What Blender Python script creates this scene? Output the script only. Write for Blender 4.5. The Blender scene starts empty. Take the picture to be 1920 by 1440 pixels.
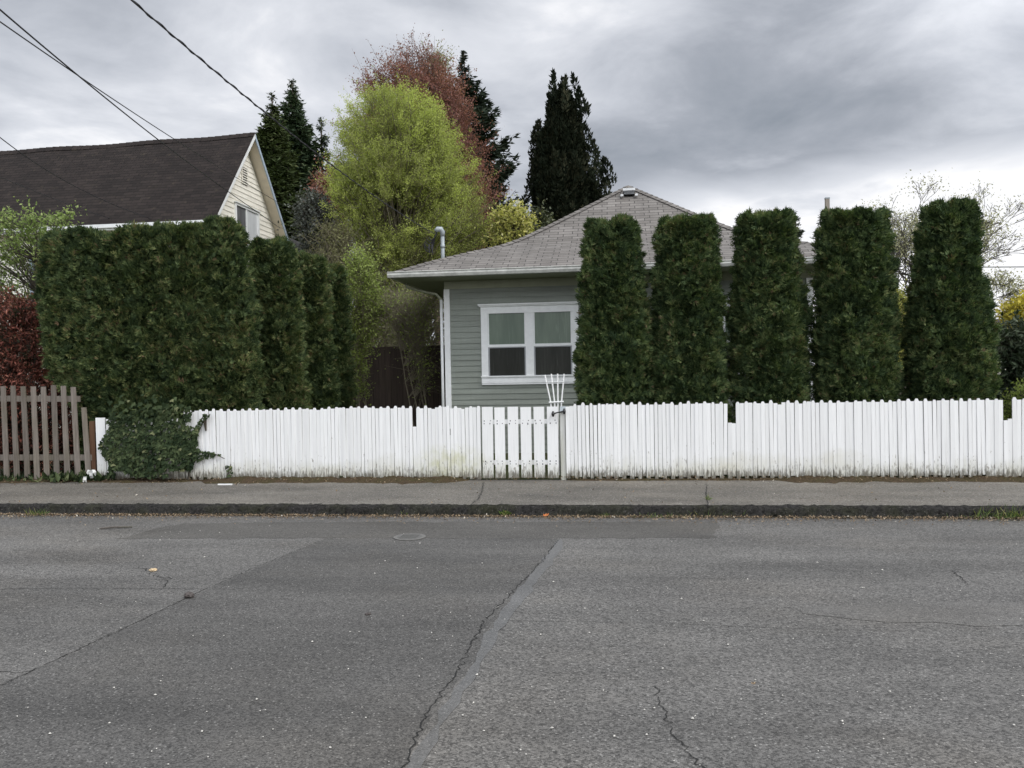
import bpy, math, random
import numpy as np
from mathutils import Matrix, Vector

# ------------------------------------------------------------------ camera maths (measured from the photograph)
YAW, PITCH, ROLL, CAM_D, CAM_H, FPX = 0.12902501, 0.01431072, -0.01868241, 11.73166587, 1.55, 1550.0
_cy, _sy = math.cos(YAW), math.sin(YAW)
CF = np.array([-_sy*math.cos(PITCH), _cy*math.cos(PITCH), -math.sin(PITCH)])
_r0 = np.array([_cy, _sy, 0.0]); _u0 = np.cross(_r0, CF)
CR = math.cos(ROLL)*_r0 + math.sin(ROLL)*_u0
CU = math.cos(ROLL)*_u0 - math.sin(ROLL)*_r0
CC = np.array([0.0, -CAM_D, CAM_H])
ROAD_Z = -0.12

def ray(px, py):
    return CF + (px-960)/FPX*CR - (py-720)/FPX*CU
def at(px, py, Y=None, z=None):
    """world point of a measured photo pixel on the vertical plane Y or the level z"""
    d = ray(px, py)
    t = (Y-CC[1])/d[1] if Y is not None else (z-CC[2])/d[2]
    return CC + t*d

S = bpy.context.scene
COL = S.collection
rng = np.random.default_rng(7)
random.seed(7)

# ------------------------------------------------------------------ objects
ORIG = {}
def props(o, label=None, cat=None, group=None, kind=None):
    if label: o['label'] = label
    if cat: o['category'] = cat
    if group: o['group'] = group
    if kind: o['kind'] = kind
    return o
def thing(name, label, cat, loc, group=None):
    o = bpy.data.objects.new(name, None); COL.objects.link(o)
    o.empty_display_size = 0.2
    o.location = [float(c) for c in loc]
    ORIG[o] = np.array(loc, float)
    return props(o, label, cat, group)

class MB:
    """collects faces of any size, builds ONE mesh object"""
    def __init__(s):
        s.V = []; s.F = []; s.n = 0
    def add(s, V, F, v=None, m=0, uv=None):
        V = np.asarray(V, float).reshape(-1, 3); F = np.asarray(F, int)
        if F.ndim == 1: F = F[None]
        v = np.full(len(F), .5) if v is None else np.broadcast_to(np.asarray(v, float), (len(F),))
        s.F.append((F+s.n, v, m, uv)); s.V.append(V); s.n += len(V)
        return s
    def box(s, lo, hi, m=0, v=None, rot=None, piv=None):
        x0, y0, z0 = lo; x1, y1, z1 = hi
        V = np.array([(x0,y0,z0),(x1,y0,z0),(x1,y1,z0),(x0,y1,z0),(x0,y0,z1),(x1,y0,z1),(x1,y1,z1),(x0,y1,z1)], float)
        if rot is not None:
            p = V.mean(0) if piv is None else np.array(piv, float)
            V = (V-p) @ np.array(rot).T + p
        return s.add(V, [(0,3,2,1),(4,5,6,7),(0,1,5,4),(1,2,6,5),(2,3,7,6),(3,0,4,7)], v, m)
    def prism(s, P, d, m=0, v=None):
        """planar polygon P swept by vector d"""
        P = np.asarray(P, float); n = len(P); Q = P+np.asarray(d, float)
        b = s.n
        s.add(np.vstack([P, Q]), [[i, (i+1) % n, n+(i+1) % n, n+i] for i in range(n)], v, m)
        s.F.append((np.array([list(range(n))[::-1]])+b, np.full(1, .5 if v is None else v), m, None))
        s.F.append((np.array([list(range(n, 2*n))])+b, np.full(1, .5 if v is None else v), m, None))
        return s
    def tube(s, pts, r, sides=6, m=0, v=None, cap=True):
        P = np.asarray(pts, float); n = len(P)
        R = np.broadcast_to(np.asarray(r, float), (n,))
        T = np.gradient(P, axis=0); T /= np.linalg.norm(T, axis=1)[:, None]+1e-12
        a = np.array([0, 0, 1.]) if abs(T[0][2]) < .9 else np.array([1., 0, 0])
        rings = []
        for i in range(n):
            u = a - T[i]*(a@T[i]); u /= np.linalg.norm(u)+1e-12; w = np.cross(T[i], u); a = u
            th = np.arange(sides)*2*math.pi/sides
            rings.append(P[i]+R[i]*(np.cos(th)[:, None]*u+np.sin(th)[:, None]*w))
        F = [[i*sides+k, i*sides+(k+1) % sides, (i+1)*sides+(k+1) % sides, (i+1)*sides+k] for i in range(n-1) for k in range(sides)]
        b = s.n
        s.add(np.vstack(rings), F, v, m)
        if cap:
            for q in (list(range(sides))[::-1], [(n-1)*sides+k for k in range(sides)]):
                s.F.append((np.array([q])+b, np.full(1, .5 if v is None else v), m, None))
        return s
    def segs(s, A, B, ra, rb, sides=4, m=0, v=None):
        """many tapered sticks at once"""
        A = np.asarray(A, float); B = np.asarray(B, float); n = len(A)
        if n == 0: return s
        ra = np.broadcast_to(np.asarray(ra, float), (n,)); rb = np.broadcast_to(np.asarray(rb, float), (n,))
        T = B-A; T = T/(np.linalg.norm(T, axis=1)[:, None]+1e-12)
        a = np.where(np.abs(T[:, 2:3]) < .9, np.array([[0, 0, 1.]]), np.array([[1., 0, 0]]))
        u = np.cross(T, a); u /= np.linalg.norm(u, axis=1)[:, None]+1e-12; w = np.cross(T, u)
        V = np.zeros((n, 2*sides, 3))
        for k in range(sides):
            t = k*2*math.pi/sides; o = math.cos(t)*u+math.sin(t)*w
            V[:, k] = A+o*ra[:, None]; V[:, sides+k] = B+o*rb[:, None]
        f = np.array([[k, (k+1) % sides, sides+(k+1) % sides, sides+k] for k in range(sides)])
        F = (f[None]+(np.arange(n)*2*sides)[:, None, None]).reshape(-1, 4)
        return s.add(V.reshape(-1, 3), F, v, m)
    def kites(s, P, D, W, L, w, v, m=0, bend=0.0):  # bend may be per blade
        """leaf blades: base P, axis D, width axis W"""
        P = np.asarray(P, float); n = len(P); L = np.broadcast_to(L, (n,))[:, None]; w = np.broadcast_to(w, (n,))[:, None]
        mid = P+D*L*.45
        N = np.cross(D, W)*L*bend
        V = np.stack([P, mid+W*w*.5, P+D*L+N, mid-W*w*.5], 1)
        F = np.arange(4*n).reshape(n, 4)
        return s.add(V.reshape(-1, 3), F, v, m)
    def build(s, name, mats, parent=None, smooth=False):
        V = np.vstack(s.V)
        if parent is not None: V = V-ORIG[parent]
        me = bpy.data.meshes.new(name)
        tot = [F.shape for F, *_ in s.F]
        loops = np.concatenate([F.ravel() for F, *_ in s.F])
        sizes = np.concatenate([np.full(a, b) for a, b in tot])
        starts = np.concatenate([[0], np.cumsum(sizes)[:-1]])
        me.vertices.add(len(V)); me.vertices.foreach_set('co', V.ravel().astype(np.float32))
        me.loops.add(len(loops)); me.loops.foreach_set('vertex_index', loops.astype(np.int32))
        me.polygons.add(len(sizes)); me.polygons.foreach_set('loop_start', starts.astype(np.int32))
        me.polygons.foreach_set('loop_total', sizes.astype(np.int32))
        me.polygons.foreach_set('material_index', np.concatenate([np.full(F.shape[0], m) for F, v, m, u in s.F]).astype(np.int32))
        me.polygons.foreach_set('use_smooth', np.full(len(sizes), bool(smooth)))
        if any(u is not None for *_, u in s.F):
            uv = me.uv_layers.new(name='UVMap')
            dat = np.concatenate([np.zeros((F.size, 2)) if u is None else np.asarray(u, float).reshape(-1, 2) for F, v, m, u in s.F])
            uv.data.foreach_set('uv', dat.ravel().astype(np.float32))
        me.update(calc_edges=True)
        a = me.attributes.new('v', 'FLOAT', 'FACE')
        a.data.foreach_set('value', np.concatenate([v for F, v, *_ in s.F]).astype(np.float32))
        for m in (mats if isinstance(mats, (list, tuple)) else [mats]): me.materials.append(m)
        me.validate()
        o = bpy.data.objects.new(name, me); COL.objects.link(o)
        if parent is not None: o.parent = parent; ORIG[o] = ORIG[parent]
        else: ORIG[o] = np.zeros(3)
        return o

def rotz(a):
    c, s_ = math.cos(a), math.sin(a); return [[c,-s_,0],[s_,c,0],[0,0,1]]
def roty(a):
    c, s_ = math.cos(a), math.sin(a); return [[c,0,s_],[0,1,0],[-s_,0,c]]

# value noise, vectorised, about -1..1
_tab = np.random.default_rng(99).random(4096)*2-1
def vn(P, sc=1.0, seed=0):
    P = np.asarray(P, float)*sc+seed*17.31
    i = np.floor(P).astype(int); f = P-i; f = f*f*(3-2*f)
    def h(a, b, c): return _tab[(a*73856093 ^ b*19349663 ^ c*83492791) & 4095]
    x, y, z = i[..., 0], i[..., 1], i[..., 2]; u, v, w = f[..., 0], f[..., 1], f[..., 2]
    def L(a, b, t): return a+(b-a)*t
    return L(L(L(h(x,y,z),h(x+1,y,z),u),L(h(x,y+1,z),h(x+1,y+1,z),u),v),
             L(L(h(x,y,z+1),h(x+1,y,z+1),u),L(h(x,y+1,z+1),h(x+1,y+1,z+1),u),v), w)
def unit(A): return A/(np.linalg.norm(A, axis=-1, keepdims=True)+1e-12)
def perp(D, g=None):
    g = rng if g is None else g
    return unit(np.cross(D, unit(g.normal(size=D.shape))))

# ------------------------------------------------------------------ materials
class NT:
    def __init__(s, name):
        s.m = bpy.data.materials.new(name); s.m.use_nodes = True
        s.t = s.m.node_tree; s.t.nodes.clear()
        s.out = s.t.nodes.new('ShaderNodeOutputMaterial')
    def n(s, typ, ins=None, **kw):
        nd = s.t.nodes.new('ShaderNode'+typ)
        for k, v in kw.items(): setattr(nd, k, v)
        for k, v in (ins or {}).items():
            if isinstance(v, bpy.types.NodeSocket): s.t.links.new(v, nd.inputs[k])
            else: nd.inputs[k].default_value = v
        return nd
    def pos(s, sc=(1, 1, 1)):
        g = s.n('NewGeometry').outputs['Position']
        return s.n('VectorMath', {0: g, 1: sc}, operation='MULTIPLY').outputs[0]
    def noise(s, vec, scale, detail=3, rough=.55):
        return s.n('TexNoise', {'Vector': vec, 'Scale': scale, 'Detail': detail, 'Roughness': rough}).outputs['Fac']
    def ramp(s, fac, stops, interp='LINEAR'):
        r = s.n('ValToRGB', {'Fac': fac}); cr = r.color_ramp; cr.interpolation = interp
        while len(cr.elements) < len(stops): cr.elements.new(.5)
        for e, (p, c) in zip(cr.elements, stops):
            e.position = p; e.color = (*c, 1) if len(c) == 3 else c
        return r.outputs['Color']
    def mix(s, fac, a, b, mode='MIX'):
        nd = s.n('MixRGB', {'Fac': fac}, blend_type=mode)
        for k, v in ((1, a), (2, b)):
            if isinstance(v, bpy.types.NodeSocket): s.t.links.new(v, nd.inputs[k])
            else: nd.inputs[k].default_value = (*v, 1)
        return nd.outputs[0]
    def math(s, op, a, b=0.0, clamp=False):
        return s.n('Math', {0: a, 1: b}, operation=op, use_clamp=clamp).outputs[0]
    def maprange(s, v, a, b, c=0., d=1.):
        return s.n('MapRange', {'Value': v, 'From Min': a, 'From Max': b, 'To Min': c, 'To Max': d}).outputs[0]
    def bump(s, h, strength, dist=.01):
        return s.n('Bump', {'Height': h, 'Strength': strength, 'Distance': dist}).outputs[0]
    def done(s, col, rough=.7, spec=.4, normal=None, metal=0.0, coat=0.0, **k):
        ins = {'Roughness': rough, 'Specular IOR Level': spec, 'Metallic': metal, 'Coat Weight': coat}
        b = s.n('BsdfPrincipled', ins)
        if isinstance(col, bpy.types.NodeSocket): s.t.links.new(col, b.inputs['Base Color'])
        else: b.inputs['Base Color'].default_value = (*col, 1)
        if normal is not None: s.t.links.new(normal, b.inputs['Normal'])
        for kk, vv in k.items(): b.inputs[kk.replace('_', ' ')].default_value = vv
        s.t.links.new(b.outputs[0], s.out.inputs['Surface'])
        return s.m

def G(x): return (x, x, x)

def foliage(name, stops, trans=.25, rough=.6, spec=.25):
    n = NT(name)
    v = n.n('Attribute', attribute_name='v').outputs['Fac']
    c = n.ramp(v, stops)
    p = n.n('BsdfPrincipled', {'Base Color': c, 'Roughness': rough, 'Specular IOR Level': spec})
    t = n.n('BsdfTranslucent', {'Color': n.mix(1.0, c, (1.0, 1.1, .6), 'MULTIPLY')})
    mx = n.n('MixShader', {0: trans, 1: p.outputs[0], 2: t.outputs[0]})
    n.t.links.new(mx.outputs[0], n.out.inputs['Surface'])
    return n.m

def asphalt(name, dark, light, speck=.5, grain=85., blot=.25, tint=(1, 1, 1), rough=.75):
    n = NT(name)
    p = n.pos()
    vor = n.n('TexVoronoi', {'Vector': p, 'Scale': grain}, feature='F1')
    cell = n.n('SeparateColor', {'Color': vor.outputs['Color']}).outputs[0]
    big = n.noise(n.pos((.5, 1.3, 1)), 1.1, 5, .6)
    tr = n.noise(n.pos((.05, 1.6, 1)), 1.0, 3, .5)
    mid = n.noise(p, 26, 3, .7)
    f = n.math('ADD', n.math('MULTIPLY', cell, .55), n.math('MULTIPLY', mid, .45))
    base = n.mix(n.maprange(f, .22, .78), tuple(dark*t for t in tint), tuple(light*t for t in tint))
    lum = n.math('ADD', n.maprange(big, .3, .7, 1-blot, 1+blot), n.maprange(tr, .3, .7, -.14, .14))
    base = n.mix(1.0, base, n.n('CombineColor', {0: lum, 1: lum, 2: lum}).outputs[0], 'MULTIPLY')
    vs = n.n('TexVoronoi', {'Vector': p, 'Scale': grain*.55}, feature='F1')
    vc = n.n('SeparateColor', {'Color': vs.outputs['Color']}).outputs[1]
    sp = n.math('MULTIPLY', n.math('GREATER_THAN', vc, .90), n.math('LESS_THAN', vs.outputs['Distance'], .35))
    base = n.mix(n.math('MULTIPLY', sp, speck), base, (.42, .41, .38))
    brown = n.noise(n.pos((.6, .9, 1)), .8, 4, .6)
    base = n.mix(n.maprange(brown, .5, .75, 0, .30), base, n.mix(1., base, (1.08, .98, .84), 'MULTIPLY'))
    h = n.math('ADD', n.math('MULTIPLY', vor.outputs['Distance'], -1.0), n.math('MULTIPLY', mid, .6))
    return n.done(base, rough, .35, n.bump(h, .55, .006))

M = {}
M['asphalt'] = asphalt('road_asphalt', .040, .158, .4, 105, .24, (1.05, 1.005, .93))
M['asphalt_left'] = asphalt('road_asphalt_left', .038, .142, .4, 115, .28, (1.05, 1.005, .93))
M['asphalt_patch'] = asphalt('trench_asphalt', .033, .109, .35, 120, .26, (1.05, 1.005, .93))
M['asphalt_strip'] = asphalt('kerb_strip_asphalt', .037, .107, .3, 140, .25, (1.06, 1.0, .90))
M['seal'] = asphalt('seal_asphalt', .078, .138, .3, 150, .15, (1.01, 1, .97), .65)
M['smooth_sheen'] = asphalt('smooth_sheen_asphalt', .060, .150, .3, 120, .25, (1.05, 1.005, .93), .68)
M['pavement'] = asphalt('pavement_asphalt', .050, .165, .7, 90, .36, (1.10, 1.0, .84))

n = NT('kerb_dark'); f = n.noise(n.pos(), 30, 5, .7); g = n.noise(n.pos(), 3, 4, .6)
c = n.mix(n.maprange(g, .45, .7), n.mix(n.maprange(f, .35, .7), (.008, .0075, .007), (.040, .038, .035)), n.mix(n.maprange(f, .35, .7), (.010, .010, .007), (.042, .043, .026)))
sp_ = n.noise(n.pos((1, 1, .5)), 60, 3, .8)
c = n.mix(n.maprange(sp_, .60, .70, 0, .8), c, (.14, .13, .12))
M['kerb'] = n.done(c, .95, .15, n.bump(f, .9, .02))
n = NT('crack_tar'); M['crack'] = n.done((.022, .022, .021), .9, .2)
n = NT('soil'); f = n.noise(n.pos(), 45, 5, .7); g = n.noise(n.pos(), 4, 4)
c = n.mix(n.maprange(g, .4, .65), n.mix(n.maprange(f, .3, .7), (.018, .012, .007), (.115, .082, .05)), n.mix(n.maprange(f, .3, .7), (.024, .02, .009), (.09, .075, .036)))
M['soil'] = n.done(c, .95, .1, n.bump(f, 1.0, .02))
n = NT('lawn'); f = n.noise(n.pos(), 20, 5, .7); g = n.noise(n.pos(), .7, 4)
c = n.mix(n.maprange(g, .35, .65), n.mix(f, (.02, .035, .01), (.07, .10, .03)), n.mix(f, (.035, .032, .016), (.085, .085, .04)))
M['lawn'] = n.done(c, .9, .1, n.bump(f, 1., .04))

def white_paint(name, grime=True):
    n = NT(name)
    v = n.n('Attribute', attribute_name='v').outputs['Fac']
    p = n.pos()
    z = n.n('SeparateXYZ', {0: p}).outputs[2]
    sx = n.n('SeparateXYZ', {0: p}).outputs[0]
    base = n.mix(v, (.735, .735, .72), (.825, .825, .81))
    grain = n.noise(n.pos((60, 10, 3)), 1, 3, .6)
    base = n.mix(n.maprange(grain, .42, .75, 0, .32), base, (.58, .58, .56))
    streak = n.noise(n.pos((22, 4, .9)), 1, 4, .6)
    blot = n.noise(n.pos((1.1, 1, 1.6)), 1, 4, .65)
    # mildew rising from the damp foot, in an uneven line of its own
    edge = n.math('ADD', n.math('MULTIPLY', n.math('SUBTRACT', streak, .5), .35), n.math('MULTIPLY', n.math('SUBTRACT', blot, .5), .75))
    hgt = n.math('SUBTRACT', z, edge)
    m1 = n.maprange(hgt, .34, .02, 0, .62)
    base = n.mix(m1, base, n.mix(n.maprange(blot, .35, .65), (.42, .43, .33), (.50, .48, .36)))
    m2 = n.maprange(n.math('SUBTRACT', z, n.math('MULTIPLY', n.math('SUBTRACT', n.noise(n.pos((38, 6, 7)), 1, 5, .7), .42), .62)), .12, .0, 0, .92)
    base = n.mix(m2, base, (.115, .105, .08))
    # flaked paint
    fl = n.noise(n.pos((30, 30, 9)), 1, 5, .7)
    zz = n.maprange(z, .0, .7, .57, .715)
    base = n.mix(n.math('MULTIPLY', n.math('GREATER_THAN', fl, zz), .75), base, (.26, .24, .20))
    # one yellow green patch of algae left of the gate
    dx = n.math('DIVIDE', n.math('SUBTRACT', sx, -2.45), .55); dz = n.math('DIVIDE', n.math('SUBTRACT', z, .28), .24)
    rr = n.math('ADD', n.math('MULTIPLY', dx, dx), n.math('MULTIPLY', dz, dz))
    al = n.math('MULTIPLY', n.maprange(rr, 1.3, .1, 0, 1), n.maprange(n.noise(n.pos((7, 7, 5)), 1, 4, .7), .38, .66, 0, .6))
    base = n.mix(al, base, (.50, .50, .27))
    return n.done(base, .5, .4, n.bump(grain, .35, .003))
M['paint'] = white_paint('old_white_paint')

def wood(name, a, b, c_, rough=.85):
    n = NT(name)
    v = n.n('Attribute', attribute_name='v').outputs['Fac']
    g = n.noise(n.pos((55, 55, 2.2)), 1, 5, .65); b2 = n.noise(n.pos((3, 3, 2)), 1, 3)
    c = n.mix(n.maprange(g, .3, .7), a, b)
    c = n.mix(n.maprange(b2, .45, .7, 0, .6), c, c_)
    k = n.maprange(v, 0, 1, .75, 1.2)
    c = n.mix(1., c, n.n('CombineColor', {0: k, 1: k, 2: k}).outputs[0], 'MULTIPLY')
    return n.done(c, rough, .2, n.bump(g, .5, .004))
M['grey_wood'] = wood('weathered_wood', (.095, .080, .066), (.24, .21, .18), (.13, .115, .08))
M['rust_wood'] = wood('reddish_wood', (.075, .038, .022), (.14, .075, .045), (.12, .07, .04))
M['dark_wood'] = wood('dark_wood', (.030, .022, .018), (.068, .050, .040), (.045, .036, .026))
M['pole_wood'] = wood('pole_wood', (.22, .19, .16), (.36, .32, .27), (.2, .19, .16))
M['bark'] = wood('bark', (.035, .028, .022), (.10, .085, .068), (.06, .06, .04))
M['bark_light'] = wood('bark_light', (.13, .11, .08), (.23, .20, .145), (.17, .16, .10))
M['bark_red'] = wood('bark_red', (.11, .075, .06), (.19, .13, .11), (.14, .10, .08))
M['bark_grey'] = wood('bark_grey', (.06, .052, .045), (.125, .112, .098), (.08, .078, .055))

def plain(name, col, rough=.5, spec=.4, var=.12, sc=6, metal=0.0, coat=0.):
    n = NT(name); f = n.noise(n.pos(), sc, 5, .65)
    k = n.maprange(f, .3, .7, 1-var, 1+var)
    c = n.mix(1., col, n.n('CombineColor', {0: k, 1: k, 2: k}).outputs[0], 'MULTIPLY')
    return n.done(c, rough, spec, n.bump(f, .1, .005), metal, coat)
def siding(name, col, dirt):
    n = NT(name); v = n.n('Attribute', attribute_name='v').outputs['Fac']
    f = n.noise(n.pos((1.2, 1.2, 14)), 1, 5, .65); g = n.noise(n.pos((18, 18, 3)), 1, 4, .6)
    k = n.math('ADD', n.maprange(v, 0, 1, .93, 1.07), n.maprange(f, .3, .7, -.14, .14))
    c = n.mix(1., col, n.n('CombineColor', {0: k, 1: k, 2: k}).outputs[0], 'MULTIPLY')
    c = n.mix(n.maprange(g, .5, .8, 0, .35), c, dirt)
    return n.done(c, .6, .35, n.bump(g, .15, .004))
M['grey_siding'] = siding('grey_green_siding', (.225, .245, .212), (.17, .18, .14))
M['cream_siding'] = siding('cream_siding', (.86, .825, .735), (.52, .47, .36))
M['trim'] = plain('trim_paint', (.78, .79, .78), .45, .4, .06, 9)
M['gutter'] = plain('gutter_paint', (.50, .50, .46), .5, .4, .28, 7)
M['soffit'] = plain('olive_paint', (.30, .31, .225), .6, .3, .08, 4)
M['cream_soffit'] = plain('cream_soffit', (.68, .60, .47), .6, .3, .08, 4)
M['blue_paint'] = plain('faded_blue_paint', (.36, .43, .50), .6, .3, .25, 9)
M['conduit'] = plain('galvanised', (.30, .33, .34), .5, .4, .15, 20, .2)
M['black_iron'] = plain('black_iron', (.012, .012, .013), .45, .5)
M['cable'] = plain('cable_rubber', (.016, .016, .017), .6, .4)
M['vent_white'] = plain('vent_metal', (.66, .67, .67), .4, .5, .1)
M['dark_slot'] = plain('dark_slot', (.03, .03, .03), .8, .2)
M['screen_frame'] = plain('screen_frame', (.30, .31, .32), .4, .5, .08)
M['paper'] = plain('paper', (.75, .75, .72), .8, .2)
M['stone'] = plain('stone', (.07, .06, .055), .8, .3, .4, 60)
M['pale_stone'] = plain('pale_stone', (.52, .50, .45), .8, .3, .3, 3)
M['plastic_trellis'] = plain('trellis_paint', (.78, .78, .76), .5, .4, .06)

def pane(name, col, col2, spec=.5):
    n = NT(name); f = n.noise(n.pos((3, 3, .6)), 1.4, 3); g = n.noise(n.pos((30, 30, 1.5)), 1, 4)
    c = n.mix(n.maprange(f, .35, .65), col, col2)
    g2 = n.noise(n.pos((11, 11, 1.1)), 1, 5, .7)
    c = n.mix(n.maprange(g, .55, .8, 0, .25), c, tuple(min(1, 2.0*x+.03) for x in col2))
    c = n.mix(n.maprange(g2, .60, .72, 0, .45), c, tuple(min(1, 2.2*x+.02) for x in col2))  # pale streaks and reflection smear put into the glass colour
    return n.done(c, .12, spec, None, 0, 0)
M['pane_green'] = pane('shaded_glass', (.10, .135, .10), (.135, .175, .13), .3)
M['pane_dark'] = pane('screened_glass', (.026, .027, .023), (.038, .039, .034), .08)
M['pane_mid'] = pane('grey_glass', (.10, .105, .11), (.15, .155, .16))
M['pane_pale'] = pane('curtained_glass', (.58, .60, .61), (.68, .69, .70))

def shingles(name, a, b, mortar, w=.30, h=.135, moss=None, ms=0.0):
    n = NT(name)
    uv = n.n('UVMap').outputs[0]
    br = n.n('TexBrick', {'Vector': uv, 'Color1': (*a, 1), 'Color2': (*b, 1), 'Mortar': (*mortar, 1), 'Scale': 1., 'Mortar Size': .0085, 'Mortar Smooth': .2, 'Bias': 0., 'Brick Width': w, 'Row Height': h})
    br.offset = .37; br.squash = 1.0
    g = n.noise(n.pos(), 1.3, 5, .6); f = n.noise(n.pos(), 40, 3, .6)
    k = n.math('ADD', n.maprange(g, .3, .7, .86, 1.14), n.maprange(f, .3, .7, -.12, .12))
    c = n.mix(1., br.outputs['Color'], n.n('CombineColor', {0: k, 1: k, 2: k}).outputs[0], 'MULTIPLY')
    # streaks down the slope
    st = n.n('TexNoise', {'Vector': n.n('VectorMath', {0: uv, 1: (2.2, .25, 1)}, operation='MULTIPLY').outputs[0], 'Scale': 1., 'Detail': 4.}).outputs['Fac']
    c = n.mix(n.maprange(st, .5, .75, 0, .35), c, tuple(.55*x for x in a))
    if moss is not None:
        q = n.noise(n.pos((1, 1, 1)), 5.5, 4, .7)
        c = n.mix(n.maprange(q, .60, .68, 0, ms), c, moss)
    # each course lifts toward its lower edge
    sv = n.n('SeparateXYZ', {0: uv}).outputs[1]
    fr = n.math('FRACT', n.math('DIVIDE', sv, h))
    hh = n.math('ADD', n.math('MULTIPLY', fr, -1.0), n.math('MULTIPLY', br.outputs['Fac'], -1.0))
    return n.done(c, .9, .2, n.bump(n.math('ADD', hh, n.math('MULTIPLY', f, .4)), .7, .012))
M['shingle_grey'] = shingles('grey_shingles', (.140, .128, .116), (.198, .183, .167), (.055, .051, .048), .30, .135, (.10, .095, .085), .5)
M['shingle_brown'] = shingles('brown_shingles', (.0155, .0118, .0105), (.027, .0205, .018), (.008, .007, .006), .34, .15, (.06, .048, .032), .45)
M['shingle_far'] = shingles('far_shingles', (.13, .085, .07), (.17, .12, .10), (.05, .04, .035), .3, .15)

# foliage (real leaf colours)
M['arb'] = foliage('arborvitae_leaf', [(0, (.023, .041, .018)), (.35, (.058, .091, .036)), (.65, (.120, .163, .064)), (.93, (.205, .23, .092)), (1, (.15, .11, .065))], .28, .65, .15)
M['arb_edge'] = foliage('hedge_leaf', [(0, (.024, .041, .018)), (.35, (.060, .090, .036)), (.65, (.124, .160, .063)), (.93, (.21, .222, .088)), (1, (.16, .11, .065))], .28, .65, .15)
M['ivy'] = foliage('ivy_leaf', [(0, (.012, .022, .010)), (.5, (.032, .048, .021)), (.9, (.080, .104, .046)), (1, (.15, .16, .08))], .12, .6, .08)
M['willow'] = foliage('willow_leaf', [(0, (.18, .175, .07)), (.4, (.34, .375, .115)), (.8, (.51, .56, .155)), (1, (.60, .64, .23))], .5)
M['lowshrub'] = foliage('lowshrub_leaf', [(0, (.10, .115, .035)), (.5, (.21, .26, .07)), (1, (.36, .43, .13))], .42)
M['redleaf'] = foliage('copper_leaf', [(0, (.14, .058, .052)), (.5, (.26, .115, .092)), (.85, (.36, .175, .14)), (1, (.44, .27, .24))], .38)
M['photinia'] = foliage('photinia_leaf', [(0, (.022, .028, .012)), (.3, (.045, .022, .016)), (.6, (.18, .06, .045)), (.88, (.36, .14, .10)), (1, (.52, .28, .19))], .2, .5, .15)
M['paleleaf'] = foliage('spring_leaf', [(0, (.09, .13, .03)), (.5, (.19, .26, .08)), (1, (.36, .42, .17))], .4)
M['yellowleaf'] = foliage('yellow_leaf', [(0, (.16, .18, .05)), (.5, (.36, .36, .10)), (.85, (.55, .50, .16)), (1, (.70, .66, .36))], .35)
M['goldleaf'] = foliage('gold_leaf', [(0, (.34, .27, .04)), (.5, (.62, .52, .09)), (1, (.75, .66, .16))], .4)
M['cypress'] = foliage('cypress_leaf', [(0, (.008, .012, .007)), (.6, (.019, .024, .014)), (1, (.042, .042, .024))], .08, .8, .06)
M['fir'] = foliage('fir_needle', [(0, (.022, .040, .021)), (.6, (.052, .080, .042)), (1, (.10, .125, .065))], .1, .7, .1)
M['cedar'] = foliage('cedar_leaf', [(0, (.03, .044, .018)), (.6, (.065, .088, .032)), (1, (.12, .14, .06))], .15, .7, .1)
M['spruce'] = foliage('spruce_needle', [(0, (.014, .023, .015)), (.6, (.034, .046, .030)), (1, (.065, .075, .05))], .1, .7, .1)
M['blueleaf'] = foliage('bluegrey_leaf', [(0, (.045, .052, .042)), (.6, (.105, .115, .10)), (1, (.20, .21, .185))], .15)
M['darkleaf'] = foliage('dark_leaf', [(0, (.012, .018, .008)), (.5, (.035, .045, .018)), (1, (.09, .10, .04))], .15, .4, .4)
M['dulltwig'] = foliage('dull_leaf', [(0, (.06, .055, .03)), (.5, (.14, .135, .07)), (1, (.24, .24, .11))], .3)
M['rhodo'] = foliage('rhododendron_leaf', [(0, (.014, .024, .012)), (.5, (.04, .058, .03)), (1, (.12, .14, .09))], .12, .5, .15)
M['grass'] = foliage('grass_blade', [(0, (.05, .08, .02)), (.5, (.11, .17, .04)), (1, (.25, .22, .09))], .3)
M['litter'] = foliage('dry_litter', [(0, (.06, .04, .025)), (.5, (.20, .14, .085)), (.9, (.36, .28, .18)), (1, (.55, .50, .42))], .1)
M['orange'] = foliage('orange_leaf', [(0, (.50, .14, .04)), (1, (.60, .22, .07))], .2)
M['budtwig'] = foliage('bud', [(0, (.22, .22, .12)), (1, (.50, .48, .30))], .3)

# ------------------------------------------------------------------ crowns
def rows(prof, Y):
    R = []
    for py, xl, xr in prof:
        a, b = at(xl, py, Y=Y), at(xr, py, Y=Y)
        R.append(((a[2]+b[2])/2, (a[0]+b[0])/2, (b[0]-a[0])/2))
    R.sort()
    return np.array(R)

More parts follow.
